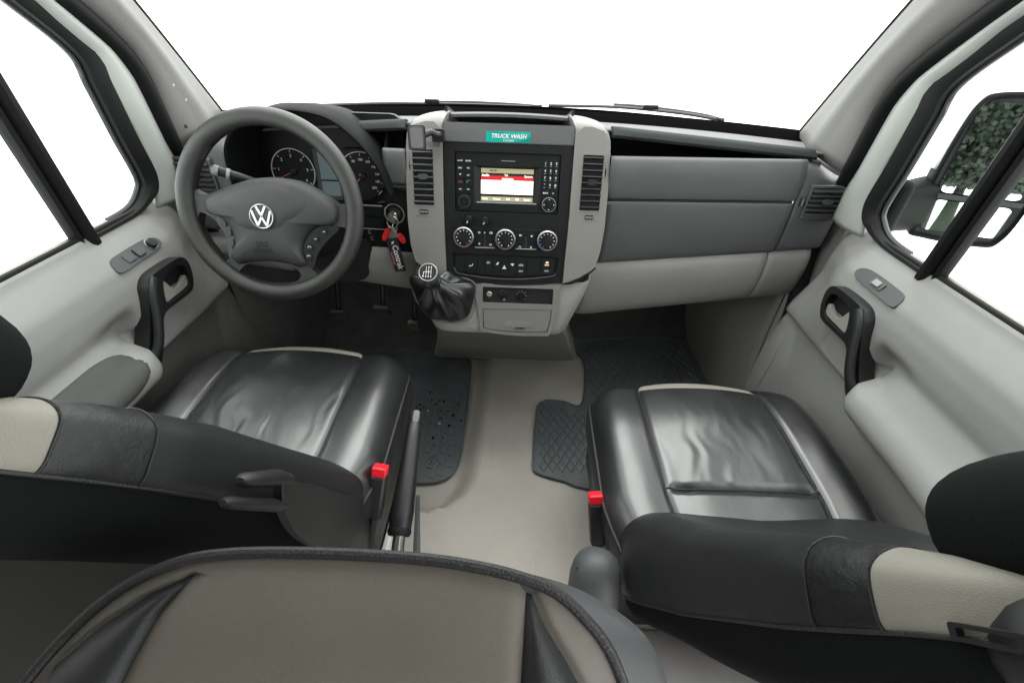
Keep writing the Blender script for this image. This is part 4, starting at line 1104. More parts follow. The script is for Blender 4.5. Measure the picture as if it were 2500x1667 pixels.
for x, y in ((0.115, -0.044), (0.095, -0.060), (0.080, -0.079), (0.076, -0.099)):
    b_ = obj('pad_button', plate(circ(x, y, 0.0078, 16), (), 0.005, 0.0085), 'button_black', pR, FW, bevel=0.0015)
    if y < -0.07:
        obj('button_symbol', tube([(p[0], p[1], 0.009) for p in arcpts(x, y - 0.001, 0.0035, 20, 170, 8)], [0.0012] + [0.0007] * 7 + [0.0012], 6), 'print_white', b_, FW)
    else:
        obj('button_symbol', cbox(x, y, 0.0088, 0.004, 0.0016, 0.0006), 'print_white', b_, FW)

colm = thing('steering_column', 'black steering column shroud behind the steering wheel', 'steering column', (-0.50, 1.10, 0.74))
path = [FW @ Vector((0, -0.02, -0.025)), FW @ Vector((0, -0.03, -0.09)), FW @ Vector((0, -0.045, -0.16)), FW @ Vector((0, -0.06, -0.24))]
obj('shroud', tube(cr(path, 5), [0.060] * 5 + [0.066] * 5 + [0.07] * 6, 20, ry=[0.058] * 5 + [0.066] * 5 + [0.075] * 6, up=(0, 0, 1)), 'black_plastic', colm)
def stalk(name, pts, rs, m):
    P = cr(pts, 6)
    n = len(P)
    return obj(name, tube(P, [pl(rs, i / (n - 1)) for i in range(n)], 12), m, colm)
sk = stalk('indicator_stalk', [(-0.545, 1.035, 0.860), (-0.585, 1.015, 0.884), (-0.612, 1.004, 0.896), (-0.632, 0.998, 0.905)], [(0, 0.0085), (0.6, 0.010), (0.95, 0.0105), (1, 0.005)], 'black_plastic')
obj('stalk_band', tube([(-0.604, 1.007, 0.8930), (-0.610, 1.0045, 0.8955)], 0.0112, 12), 'print_grey', sk)
obj('stalk_tip', tube(cr([(-0.622, 1.000, 0.9005), (-0.630, 0.998, 0.904), (-0.637, 0.996, 0.908)], 4), [0.0115] * 5 + [0.0105, 0.009, 0.006, 0.002], 12), 'trim_silver', sk)
sk2 = stalk('cruise_stalk', [(-0.55, 1.03, 0.815), (-0.60, 1.015, 0.812), (-0.63, 1.005, 0.810), (-0.655, 0.998, 0.809)], [(0, 0.010), (0.8, 0.013), (1, 0.008)], 'grey_plastic')
obj('stalk_tip', tube([(-0.640, 0.992, 0.814), (-0.622, 0.994, 0.812), (-0.604, 0.998, 0.810)], [0.004, 0.006, 0.004], 8), 'satin_metal', sk2)

# ================================================================ ignition lock and keys
ign = thing('ignition_lock', 'round ignition lock with satin ring right of the steering wheel', 'lock', (-0.2905, 1.152, 0.765))
FI = frame((-0.2905, D(0.29) + 0.0100, 0.7655), (1, -0.067, 0), (0, 0.02, 1), (-0.067, -1, 0.02))
obj('lock_ring', lathe([(0.0285, -0.003), (0.0285, 0.004), (0.026, 0.007), (0.0235, 0.0065), (0.0225, 0.001), (0.0215, -0.003)], 40), 'ring_grey', ign, FI)
obj('lock_well', lathe([(0.0225, -0.003), (0.0225, 0.001), (0.017, 0.002), (0.016, 0.006), (0.0145, 0.007), (0.001, 0.007)], 32), 'black_plastic', ign, FI)
kys = thing('key_bunch', 'car key in the ignition with red fob and hanging black tag', 'keys', (-0.29, 1.12, 0.64))
FKb = FI @ T(0.001, -0.002, 0.008) @ Matrix.Rotation(R(25), 4, 'Z')
obj('key_bow', plate(rect(-0.0045, 0.0045, -0.012, 0.012, 0.003), (), 0.0, 0.030), 'dull_metal', kys, FKb, bevel=0.002)
obj('key_collar', lathe([(0.009, 0.0), (0.009, 0.006), (0.006, 0.010), (0.001, 0.010)], 20), 'satin_metal', kys, FKb)
kr = [(-0.292 + 0.013 * math.cos(a), 1.118 + 0.003 * math.cos(a), 0.752 + 0.016 * math.sin(a)) for a in lin(0, 2 * math.pi, 29)[:-1]]
obj('split_ring', tube(kr, 0.0017, 8, True), 'chrome', kys)
kr = [(-0.288 + 0.004 * math.cos(a), 1.117 + 0.010 * math.cos(a), 0.738 + 0.012 * math.sin(a)) for a in lin(0, 2 * math.pi, 25)[:-1]]
obj('split_ring', tube(kr, 0.0014, 8, True), 'satin_metal', kys)
def hang(x, y, z, rz, ty): return T(x, y, z) @ Matrix.Rotation(R(rz), 4, 'Z') @ Matrix.Rotation(R(90), 4, 'X') @ Matrix.Rotation(R(ty), 4, 'Z')
obj('red_fob', plate(cr2([(-0.006, 0.012), (0.004, 0.010), (0.007, -0.010), (0.004, -0.024), (-0.006, -0.022), (-0.009, 0.0)], 4), (), -0.004, 0.004), 'key_red', kys, hang(-0.309, 1.122, 0.722, 0, -32), bevel=0.0025)
obj('red_fob', plate(cr2([(-0.006, 0.010), (0.005, 0.011), (0.008, -0.004), (0.003, -0.016), (-0.006, -0.012)], 4), (), -0.003, 0.003), 'key_red', kys, hang(-0.275, 1.119, 0.710, 0, 30), bevel=0.0025)
obj('metal_plate', plate(cr2([(-0.010, -0.004), (-0.002, 0.014), (0.006, 0.014), (0.013, -0.002), (0.010, -0.010), (-0.008, -0.012)], 4), [circ(0.002, 0.006, 0.003, 10)], -0.001, 0.001), 'satin_metal', kys, hang(-0.294, 1.112, 0.722, 0, 0), bevel=0.0005)
obj('spare_key', plate(rect(-0.003, 0.003, -0.055, 0.004, 0.002), (), -0.001, 0.001), 'dull_metal', kys, hang(-0.307, 1.115, 0.704, 0, 4), bevel=0.0005)
TG = hang(-0.2915, 1.110, 0.668, 0, 8)
tg = obj('tag', plate(rect(-0.0155, 0.0155, -0.052, 0.044, 0.003), (), -0.0012, 0.0012), 'tag_black', kys, TG @ Matrix(((1, 0.0, 0, 0), (0, 1, 0, 0), (0, 0, 1, 0), (0, 0, 0, 1))), bevel=0.0006)
text('Contrak', 0.0215, 'print_white', tg, TG @ T(0.0025, -0.010, 0.0014) @ Matrix.Rotation(R(-90), 4, 'Z'), bold=0.0003, sx=0.95)
for i, (x, w) in enumerate(((-0.0085, 0.045), (-0.0120, 0.036))):
    obj('tag_line', cbox(x, -0.012, 0.0014, 0.0016, w, 0.0004), 'print_red' if i == 0 else 'print_grey', tg, TG)
obj('tag_mark', plate([(-0.003, 0.034), (0.004, 0.037), (0.002, 0.030), (-0.004, 0.028)], (), 0.0012, 0.0017), 'print_white', tg, TG)

# ================================================================ gear lever
gl = thing('gear_lever', 'round gear knob with shift pattern above a pleated black leather gaiter', 'gear lever', (-0.16, 1.06, 0.5))
ax = Vector((-0.02, -0.66, 0.75)).normalized()
KC = Vector((-0.1815, 0.985, 0.676))
exv = Vector((1, 0, 0)); exv = (exv - ax * exv.dot(ax)).normalized(); eyv = ax.cross(exv)
FG = frame(KC, exv, eyv, ax) @ Matrix.Scale(0.86, 4)
kb = obj('gear_knob', lathe([(0.012, -0.046), (0.017, -0.040), (0.019, -0.030), (0.023, -0.018), (0.0285, -0.004), (0.0300, 0.005), (0.0285, 0.014), (0.0262, 0.0175), (0.0245, 0.0185), (0.001, 0.0185)], 40), 'grey_plastic', gl, FG)
obj('knob_ring', tube([(0.0252 * math.cos(a), 0.0252 * math.sin(a), 0.0180) for a in lin(0, 2 * math.pi, 49)[:-1]], 0.0016, 8, True), 'ring_grey', kb, FG)
obj('pattern_disc', lathe([(0.0240, 0.0175), (0.0238, 0.0195), (0.012, 0.0204), (0.001, 0.0206)], 36), 'deep_black', kb, FG)
def pat(x0, y0, x1, y1): obj('pattern_line', cbox((x0 + x1) / 2, (y0 + y1) / 2, 0.0209, abs(x1 - x0) + 0.0011, abs(y1 - y0) + 0.0011, 0.0006), 'print_white', kb, FG)
for x in (-0.0048, 0.0020, 0.0090): pat(x, -0.0085, x, 0.0085)
pat(-0.0118, 0.0, 0.0090, 0.0); pat(-0.0118, -0.0085, -0.0118, 0.0)
for t, x, y in (('1', -0.0048, 0.0135), ('3', 0.0020, 0.0135), ('5', 0.0090, 0.0135), ('R', -0.0125, -0.0130), ('2', -0.0048, -0.0135), ('4', 0.0020, -0.0135), ('6', 0.0090, -0.0135)):
    text(t, 0.0068, 'print_white', kb, FG @ T(x, y, 0.0207), name='pattern_number', bold=0.0002)
base = cr([(-0.240, 1.078, 0.612), (-0.165, 1.080, 0.622), (-0.088, 1.078, 0.612), (-0.082, 1.066, 0.57), (-0.098, 1.050, 0.516), (-0.15, 1.046, 0.502), (-0.200, 1.050, 0.512), (-0.238, 1.066, 0.56)], 8, True)
nb = len(base)
rows = []
cb = sum(base, Vector()) / nb
ct = KC - ax * 0.050
for i in range(17):
    t = i / 16
    c = cb.lerp(ct, t) + Vector((0, -0.012 * math.sin(t * math.pi), 0))
    r = []
    for k in range(nb):
        a = 2 * math.pi * k / nb
        # outline morphs from the base ring to a round collar
        dirb = base[k] - cb
        ang = math.atan2(dirb.dot(eyv), dirb.dot(exv))
        ring_ = (exv * math.cos(ang) + eyv * math.sin(ang)) * 0.019
        w = ss(0, 1, t) ** 0.8
        v = dirb.lerp(ring_, w)
        pleat = math.sin(math.pi * t) * (0.013 * math.sin(5 * ang + 2.5 * t + 0.6) + 0.007 * math.sin(8 * ang - 4 * t))
        sag = math.sin(math.pi * t) ** 0.7 * 0.012 * (1 - t)
        v = v + v.normalized() * (pleat + sag)
        n_ = noise.noise((c + v) * 28) * 0.010 * math.sin(math.pi * t)
        r.append(c + v * (1 + n_ * 4))
    rows.append(r)
obj('gaiter', grid(rows, cu=True), 'leather_black', gl, subd=1, angle=180)
obj('gaiter_collar', tube([KC - ax * 0.044, KC - ax * 0.052, KC - ax * 0.060], [0.0185, 0.0205, 0.0190], 20), 'leather_black', gl)
obj('gaiter_frame', tube([p + Vector((0, -0.003, 0)) for p in base], 0.0045, 8, True, up=(0, -1, 0.2)), 'trim_mid', gl)

# ================================================================ pedals
def pedal(name, label, c, w, h, m, tilt=35):
    p = thing(name, label, 'pedal', (c[0], c[1], c[2] - h / 2))
    M = T(*c) @ Matrix.Rotation(R(tilt), 4, 'X')
    obj('pedal_pad', xf(plate(rect(-w / 2, w / 2, -h / 2, h / 2, 0.012), (), -0.006, 0.006), Matrix.Rotation(R(90), 4, 'X')), m, p, M, bevel=0.003)
    for i in range(5):
        obj('pad_rib', cbox(0, -0.007, -h / 2 + h * (i + 0.5) / 5, w * 0.8, 0.004, 0.004), m, p, M)
    obj('pedal_arm', tube([(c[0], c[1] + 0.01, c[2]), (c[0] + 0.005, c[1] + 0.05, c[2] + 0.14), (c[0], c[1] + 0.08, c[2] + 0.30)], 0.010, 8), 'black_plastic', p)
    return p
pedal('clutch_pedal', 'clutch pedal, leftmost pedal in the dark driver footwell', (-0.645, 1.46, 0.24), 0.06, 0.055, 'mat_rubber')
pedal('brake_pedal', 'brake pedal between the clutch and the accelerator', (-0.472, 1.46, 0.265), 0.062, 0.06, 'mat_rubber')
pedal('accelerator_pedal', 'narrow worn accelerator pedal beside the console', (-0.352, 1.44, 0.215), 0.040, 0.075, 'dull_metal')

# ================================================================ rubber mats
def mat_thing(name, label, outl, z, th, lozs, w, h, rim=0.006):
    m_ = thing(name, label, 'floor mat', (outl[0][0], outl[0][1], z), 'rubber floor mats')
    out = cr2(outl, 4)
    obj('mat_sheet', plate(out, (), z, z + th), 'mat_rubber', m_, bevel=0.002)
    rim_p = [(x, y, z + th) for x, y in out]
    obj('mat_rim', tube(rim_p, 0.004, 6, True), 'mat_rubber', m_)
    d = 0.78
    lz = mesh('tread_lozenge', ([(-w / 2, 0, 0), (0, -h / 2, 0), (w / 2, 0, 0), (0, h / 2, 0), (-w / 2 * d, 0, 0.0035), (0, -h / 2 * d, 0.0035), (w / 2 * d, 0, 0.0035), (0, h / 2 * d, 0.0035)],
               [(4, 5, 6, 7), (0, 1, 5, 4), (1, 2, 6, 5), (2, 3, 7, 6), (3, 0, 4, 7)]), 'mat_rubber', smooth=False)
    for x, y in lozs:
        obj('tread_lozenge', lz, '', m_, T(x, y, z + th - 0.0004))
    return m_
def lozenges(x0, x1, y0, y1, w, h):
    out = []
    j = 0
    y = y0
    while y < y1:
        x = x0 + (w / 2 if j % 2 else 0)
        while x < x1:
            out.append((x, y)); x += w
        y += h / 2; j += 1
    return out
pm = [(0.104, 0.905), (0.106, 0.96), (0.110, 1.04), (0.124, 1.165), (0.140, 1.195), (0.165, 1.205), (0.220, 1.200), (0.262, 1.180), (0.286, 1.20), (0.302, 1.26), (0.320, 1.38), (0.316, 1.45), (0.285, 1.52), (0.290, 1.58), (0.78, 1.60), (0.785, 1.30), (0.78, 0.85), (0.50, 0.80), (0.252, 0.838), (0.20, 0.858), (0.15, 0.872), (0.115, 0.886)]
lo = [p for p in lozenges(0.135, 0.29, 0.91, 1.185, 0.028, 0.050) if not (p[1] > 1.15 and p[0] > 0.22)]
lo += lozenges(0.335, 0.76, 1.20, 1.57, 0.036, 0.064)
mat_thing('floor_mat', 'black lozenge-tread mat reaching out from under the passenger seat', pm, FLZ + 0.003, 0.006, lo, 0.0275, 0.049)
dm = [(-0.30, 0.866), (-0.22, 0.868), (-0.175, 0.880), (-0.145, 0.910), (-0.132, 0.96), (-0.128, 1.05), (-0.130, 1.20), (-0.138, 1.42), (-0.150, 1.475), (-0.20, 1.52), (-0.30, 1.56), (-0.78, 1.56), (-0.785, 1.2), (-0.78, 0.87), (-0.5, 0.866)]
# the driver mat has oblong treads
dmo = mat_thing('floor_mat', 'black driver mat littered with dark leaf bits, by the handbrake', dm, 0.020, 0.006, [], 0.03, 0.05)
bar_ = mesh('tread_bar', plate([(-0.010, -0.020), (0.004, -0.024), (0.010, 0.020), (-0.004, 0.024)], (), 0, 0.003), 'mat_rubber', smooth=False)
for i in range(8):
    for j in range(9):
        x, y = -0.155 - 0.026 * i - 0.006 * j * 0.3, 0.905 + 0.044 * j + 0.010 * (i % 2)
        if math.hypot(x + 0.217, y - 0.942) < 0.036 or (i < 1 and j < 1): continue
        obj('tread_bar', bar_, '', dmo, T(x, y, 0.0258))
MS = T(-0.217, 0.942, 0.026)
stud = obj('mat_stud', lathe([(0.023, 0), (0.022, 0.004), (0.018, 0.005), (0.017, 0.0025), (0.011, 0.0025), (0.010, 0.006), (0.001, 0.0065)], 28), 'mat_rubber', dmo, MS)
obj('stud_slot', cbox(0, 0, 0.0068, 0.0035, 0.014, 0.001), 'deep_black', stud, MS)

# litter on the driver mat
rnd = random.Random(11)
for i in range(30):
    if i < 18:
        t = rnd.random(); x, y = -0.37 + 0.22 * t + rnd.gauss(0, 0.02), 1.30 - 0.19 * t + rnd.gauss(0, 0.03)
    else:
        x, y = rnd.uniform(-0.33, -0.16), rnd.uniform(1.04, 1.25)
    r = rnd.uniform(0.002, 0.0062)
    pts = [(r * rnd.uniform(0.5, 1.2) * math.cos(a), r * rnd.uniform(0.4, 1.0) * math.sin(a)) for a in lin(0, 2 * math.pi, 8)[:-1]]
    o = obj('leaf_bit', plate(pts, (), 0, 0.002), 'debris' if rnd.random() < 0.85 else 'debris_pale', None, T(x, y, 0.0295) @ Matrix.Rotation(rnd.uniform(0, 6), 4, 'Z') @ Matrix.Rotation(rnd.uniform(-0.4, 0.4), 4, 'X'))
    tag(o, 'tiny dark leaf bit among the litter on the driver mat' if o.data.materials[0].name.startswith('debris') and 'pale' not in o.data.materials[0].name else 'tiny pale speck among the litter on the driver mat', 'litter', 'dark litter on the driver mat' if 'pale' not in o.data.materials[0].name else 'pale litter on the driver mat')

# ================================================================ handbrake
hb = thing('handbrake_lever', 'black handbrake lever with clear push button beside the driver seat', 'handbrake', (-0.19, 0.52, 0.06))
P0, P1 = Vector((-0.190, 0.515, 0.338)), Vector((-0.188, 0.722, 0.438))
obj('lever_grip', tube([P0.lerp(P1, t) for t in (0, 0.04, 0.15, 0.5, 0.85, 0.96, 1.0)], [0.018, 0.023, 0.024, 0.0205, 0.0165, 0.0155, 0.0125], 18), 'black_plastic', hb)
obj('push_button', tube([P0.lerp(P1, t) for t in (0.99, 1.06, 1.12, 1.13)], [0.0075, 0.0085, 0.0080, 0.004], 14), 'clear_plastic', hb)
obj('grip_collar', tube([P0.lerp(P1, t) for t in (-0.03, 0.0, 0.03)], [0.021, 0.0245, 0.0235], 18), 'rubber_seal', hb)
obj('lever_shaft', tube([P0.lerp(P1, 0.05), P0 + Vector((0, -0.03, -0.022)), P0 + Vector((0.002, -0.07, -0.09)), P0 + Vector((0.004, -0.09, -0.28))], [0.012, 0.013, 0.014, 0.016], 10, ry=[0.012, 0.014, 0.02, 0.03]), 'satin_metal', hb)
obj('pivot_bolt', xf(lathe([(0.006, 0), (0.006, 0.004), (0.001, 0.004)], 12), Matrix.Rotation(R(90), 4, 'X')), 'deep_black', hb, T(-0.190, 0.487, 0.318))
FB = frame((-0.163, 0.52, 0.30), (0, 1, 0), (0, 0, 1), (1, 0, 0))
obj('side_bracket', plate(cr2([(-0.045, -0.06), (-0.055, -0.035), (-0.035, -0.015), (-0.005, 0.02), (0.03, 0.06), (0.05, 0.085), (0.055, 0.075), (0.03, 0.03), (0.01, -0.02), (-0.01, -0.055), (-0.028, -0.072)], 4), (), 0, 0.008), 'grey_plastic', hb, FB, bevel=0.003)
obj('mount_plate', box(-0.235, -0.155, 0.38, 0.50, 0.055, 0.075), 'dull_metal', hb, bevel=0.004)

# ================================================================ front seats
def front_seat(label, cx, dy, dz, driver):
    seat = thing('front_seat', label, 'seat', (cx, 0.62 + dy, 0.0), 'front seats')
    B = T(cx, dy, dz)
    # cushion
    nv, nu = 84, 101
    y0, y1 = 0.385, 0.905
    def hw(v): return 0.272 - 0.012 * max(0.0, (v - 0.6) / 0.4) ** 2 - 0.085 * max(0.0, (v - 0.80) / 0.20) ** 2.8 - 0.045 * max(0.0, (0.32 - v) / 0.32) ** 1.4
    us = lin(-1, 1, nu)
    def top(u, v):
        au = abs(u)
        z = 0.440 + 0.018 * math.sin(min(1, v / 0.9) * math.pi * 0.62)
        z += 0.008 * math.exp(-((au - 0.80) / 0.16) ** 2)
        z -= 0.012 * max(0.0, (au - 0.62) / 0.38) ** 2 + 0.030 * max(0.0, (au - 0.82) / 0.18) ** 2.2
        z -= 0.006 * math.exp(-((au - 0.56) / 0.018) ** 2)
        z += 0.011 * (1 - (au / 0.56) ** 2) if au < 0.56 else 0
        z -= 0.026 * max(0.0, (v - 0.62) / 0.38) ** 2 + 0.070 * max(0.0, (v - 0.86) / 0.14) ** 2.3
        if au < 0.56 and driver is False:
            z -= 0.010 * math.exp(-((v - 0.335) / 0.014) ** 2) * ss(0.56, 0.49, au)
        if au < 0.62:
            amp = 0.0024 * ss(0.62, 0.5, au) * ss(0.25, 0.42, v) * ss(0.88, 0.62, v)
            wq = u * 13 + cx * 10 + 1.6 * noise.noise(Vector((u * 4, v * 7, 5.5 + cx)))
            z += amp * noise.noise(Vector((wq, v * 3.4, 3.1))) * (0.35 + 0.75 * max(0, noise.noise(Vector((u * 3 + cx, v * 4, 8.2))) + 0.5))
        z += 0.0012 * noise.noise(Vector((u * 3, v * 4, cx * 7)))
        # wear hollow
        z -= 0.006 * math.exp(-((u) / 0.4) ** 2 - ((v - 0.45) / 0.25) ** 2)
        return z
    P = []
    for j in range(nv):
        v = j / (nv - 1)
        row = []
        for u in us:
            yy = y0 + (y1 - y0) * v + 0.030 * (1 - u * u) * ss(0.7, 1, v)
            row.append(Vector((u * hw(v), yy, top(u, v))))
        P.append(row)
    iL = min(range(nu), key=lambda i: abs(us[i] + 0.56)); iR = nu - 1 - iL
    jb = int(nv * 0.335); jf = int(nv * 0.862)
    def sub(j0, j1, i0, i1): return grid([P[j][i0:i1 + 1] for j in range(j0, j1 + 1)])
    obj('cushion_bolster', sub(0, nv - 1, 0, iL), 'leather_black', seat, B, angle=180)
    obj('cushion_bolster', sub(0, nv - 1, iR, nu - 1), 'leather_black', seat, B, angle=180)
    if driver:
        obj('cushion_panel', sub(0, jf, iL, iR), 'leather_black', seat, B, angle=180)
    else:
        obj('cushion_panel', sub(0, jb, iL, iR), 'leather_black', seat, B, angle=180)
        obj('cushion_panel', sub(jb, jf, iL, iR), 'leather_black', seat, B, angle=180)
    obj('front_band', sub(jf, nv - 1, iL, iR), 'leather_beige', seat, B, angle=180, label='beige leather band on the front edge of the cushion')
    # seams
    for i in (iL, iR):
        obj('seam', tube([P[j][i] + Vector((0, 0, 0.0012)) for j in range(0, nv - 1)], 0.0016, 6), 'piping_black', seat, B)
    if not driver:
        obj('seam', tube([P[jb][i] + Vector((0, 0.002, 0.0012)) for i in range(iL, iR + 1)], 0.0016, 6), 'piping_black', seat, B)
        st_ = mesh('stitch', cbox(0, 0, 0, 0.0032, 0.0012, 0.0012), 'print_grey')
        for k in range(36):
            q = P[jb + 0][iL].lerp(P[jb][iR], (k + 0.5) / 36)
            ii = iL + (iR - iL) * (k + 0.5) / 36
            pz = P[jb][int(ii)].z
            obj('stitch', st_, '', seat, B @ T(q.x, q.y + 0.007, pz + 0.0030))
    # skirt round the cushion
    edge = [P[j][0] for j in range(nv)] + [P[nv - 1][i] for i in range(1, nu)] + [P[j][nu - 1] for j in range(nv - 2, -1, -1)]
    c0 = Vector((0, 0.62, 0.4))
    rows = [edge]
    for q, dz_ in ((1.012, -0.012), (1.016, -0.035), (1.0, -0.075), (0.96, -0.11)):
        rows.append([Vector((c0.x + (p.x - c0.x) * q, c0.y + (p.y - c0.y) * (q if q > 1 else q), min(p.z, 0.44) + dz_)) for p in edge])
    obj('cushion_side', grid(rows), 'leather_side', seat, B, angle=180)
    obj('piping', tube([p + Vector((0, 0, -0.001)) for p in edge[::2]], 0.0035, 8), 'piping_black', seat, B)
    # seat base
    obj('seat_box', box(-0.215, 0.215, 0.47, 0.80, 0.055 - dz, 0.335), 'black_plastic', seat, B, bevel=0.015)
    obj('side_cover', box(-0.252, -0.218, 0.46, 0.84, 0.20, 0.395), 'black_plastic', seat, B, bevel=0.012)
    obj('side_cover', box(0.218, 0.252, 0.46, 0.84, 0.20, 0.395), 'black_plastic', seat, B, bevel=0.012)
    # backrest
    AX = Vector((0, -0.524, 0.852)); NB = Vector((0, 0.852, 0.524))       # up the back, and out of its front
    O = Vector((0, 0.470, 0.395)) if driver else Vector((0, 0.462, 0.389))
    HW = [(0, 0.252), (0.06, 0.250), (0.13, 0.232), (0.20, 0.215), (0.30, 0.197), (0.42, 0.176), (0.50, 0.152), (0.56, 0.122), (0.60, 0.086), (0.622, 0.045), (0.630, 0.012)]
    TH = [(0, 0.060), (0.15, 0.058), (0.35, 0.050), (0.50, 0.040), (0.60, 0.032), (0.630, 0.010)] if driver else [(0, 0.094), (0.10, 0.084), (0.20, 0.070), (0.40, 0.053), (0.52, 0.036), (0.60, 0.028), (0.630, 0.010)]
    TC = [(0, 0.0), (0.15, 0.006), (0.35, 0.016), (0.50, 0.016), (0.63, 0.012)] if driver else [(0, -0.018), (0.10, -0.024), (0.20, -0.030), (0.40, -0.020), (0.52, -0.013), (0.63, -0.010)]
    hs = lin(0, 0.50, 34) + [0.515, 0.53, 0.545, 0.56, 0.575, 0.59, 0.60, 0.608, 0.616, 0.622, 0.627, 0.630]
    hw_s = cr([(h, w, 0) for h, w in HW], 6)
    def hwf(h): return pl([(p.x, p.y) for p in hw_s], h)
    na = 72
    rowsB = []
    for h in hs:
        w, t_ = hwf(h), pl(TH, h)
        r = []
        for k in range(na):
            a = 2 * math.pi * k / na
            c, s_ = math.cos(a), math.sin(a)
            x = w * math.copysign(abs(c) ** 0.36, c)
            n_ = t_ * math.copysign(abs(s_) ** 0.50, s_)
            ux = abs(x) / max(w, 1e-4)
            if s_ > 0:
                n_ += (0.010 * math.exp(-((ux - 0.80) / 0.18) ** 2) - 0.016 * math.exp(-(ux / 0.5) ** 2)) * ss(0.602, 0.45, h) * ss(-0.02, 0.1, h) * ss(0.0, 0.35, s_)
            crk = 0.0035 * noise.noise(Vector((x * 22, n_ * 22, h * 20 + cx * 9))) * ss(0.28, 0.42, h) * ss(0.56, 0.5, h)
            p = O + AX * h + NB * (n_ + pl(TC, h)) + Vector((x, 0, 0))
            p += Vector((math.copysign(crk, x), 0, 0))
            r.append(p)
        rowsB.append(r)
    nh = len(hs)
    # rear range of angles = hard back board, the rest is upholstery split by height
    kr0, kr1 = int(na * 0.565), int(na * 0.935)
    fr = list(range(kr1, na)) + list(range(0, kr0 + 1))
    rr = list(range(kr0, kr1 + 1))
    def hidx(h): return min(range(nh), key=lambda i: abs(hs[i] - h))
    h1, h2 = hidx(0.455 if driver else 0.440), hidx(0.530 if driver else 0.500)
    obj('backrest_cover', grid([[rowsB[i][k] for k in fr] for i in range(0, h1 + 1)]), 'leather_side', seat, B, angle=180)
    obj('crease_panel', grid([[rowsB[i][k] for k in fr] for i in range(h1, h2 + 1)]), 'leather_crinkle', seat, B, angle=180)
    obj('shoulder_panel', grid([[rowsB[i][k] for k in fr] for i in range(h2, nh)]), 'leather_beige', seat, B, angle=180, label='beige leather shoulder of the backrest')
    obj('back_board', grid([[rowsB[i][k] - NB * (0.002 + 0.050 * math.sin(math.pi * (k - kr0) / (kr1 - kr0)) ** 0.45 * ss(0.635, 0.50, hs[i]) * (1.0 if driver else 0.25 + 0.75 * ss(0.05, 0.35, hs[i]))) for k in rr] for i in range(nh)]), 'fabric_black', seat, B, angle=180)
    obj('backrest_base', grid([rowsB[0], [p * 0.0 + O + (p - O) * 0.6 - AX * 0.01 for p in rowsB[0]]], cu=True, caps=True), 'black_plastic', seat, B)
    for hh in (h1, h2):
        obj('seam', tube([rowsB[hh][k] + (rowsB[hh][k] - O - AX * hs[hh]).normalized() * 0.0008 for k in fr], 0.0014, 6), 'piping_black', seat, B)
    for k in (kr0, kr1):
        obj('seam', tube([rowsB[i][k] for i in range(0, nh - 3)], 0.0024, 6), 'piping_black', seat, B)
    # headrest on two posts
    HC = O + (AX * 0.600 + NB * 0.065 if driver else AX * 0.566 + NB * 0.036)
    rows = []
    for j in range(25):
        b = -math.pi / 2 + math.pi * j / 24
        cb_, sb_ = math.cos(b), math.sin(b)
        r = []
        for k in range(40):
            a = 2 * math.pi * k / 40
            x = (0.118 if driver else 0.108) * math.copysign(abs(math.cos(a)) ** 0.75, math.cos(a)) * abs(cb_) ** 0.6
            n_ = 0.055 * math.copysign(abs(math.sin(a)) ** 0.8, math.sin(a)) * abs(cb_) ** 0.6
            z = 0.088 * math.copysign(abs(sb_) ** 0.75, sb_)
            r.append(HC + AX * z + NB * (n_ + 0.018 * (1 - (x / 0.12) ** 2)) + Vector((x, 0, 0)))
        rows.append(r)
    obj('headrest', grid(rows, cu=True), 'fabric_black', seat, B, angle=180)
    if not driver:
        hk = [[Vector((-0.02 + 0.105 * math.cos(b) * math.cos(a), 0.132 + 0.060 * math.cos(b) * math.sin(a), 0.858 + 0.068 * math.sin(b))) for a in lin(0, 2 * math.pi, 29)[:-1]] for b in lin(-1.55, 1.55, 15)]
        hkp = obj('headrest_shell', grid(hk, cu=True, caps=True), 'black_plastic', seat, B, angle=180)
        obj('shell_clip', xf(plate(rect(-0.006, 0.006, -0.028, 0.028, 0.003), [rect(-0.003, 0.003, -0.022, 0.022, 0.001)], 0, 0.006), T(-0.128, 0.14, 0.862) @ Matrix.Rotation(R(-90), 4, 'Y') @ Matrix.Rotation(R(60), 4, 'Z')), 'black_plastic', hkp, B)
    for s in (-1, 1):
        obj('headrest_post', tube([O + AX * 0.56 + Vector((s * 0.06, 0, 0)), HC + Vector((s * 0.06, 0, 0))], 0.007, 10), 'satin_metal', seat, B)
    return seat, B
sP, BP = front_seat('passenger seat in worn black leather, its cushion crossed by a stitched seam', 0.490, 0.0, 0.0, False)
sD, BD = front_seat('driver seat in worn black leather beside the handbrake', -0.497, 0.045, 0.040, True)

def buckle(parent, x, y, z, lean):
    M = T(x, y, z) @ Matrix.Rotation(R(lean[0]), 4, 'X') @ Matrix.Rotation(R(lean[1]), 4, 'Y')
    b = obj('belt_buckle', cbox(0, 0, -0.050, 0.030, 0.026, 0.092), 'black_plastic', parent, M, bevel=0.006)
    obj('release_button', cbox(0, 0, 0.004, 0.028, 0.024, 0.020), 'buckle_red', b, M, bevel=0.003)
    obj('buckle_stalk', tube([M @ Vector((0, 0, -0.09)), M @ Vector((0, -0.01, -0.20))], 0.008, 8), 'black_plastic', b)
buckle(sP, 0.205, 0.560, 0.405, (-28, -6))
buckle(sD, -0.222, 0.560, 0.468, (-25, 8))
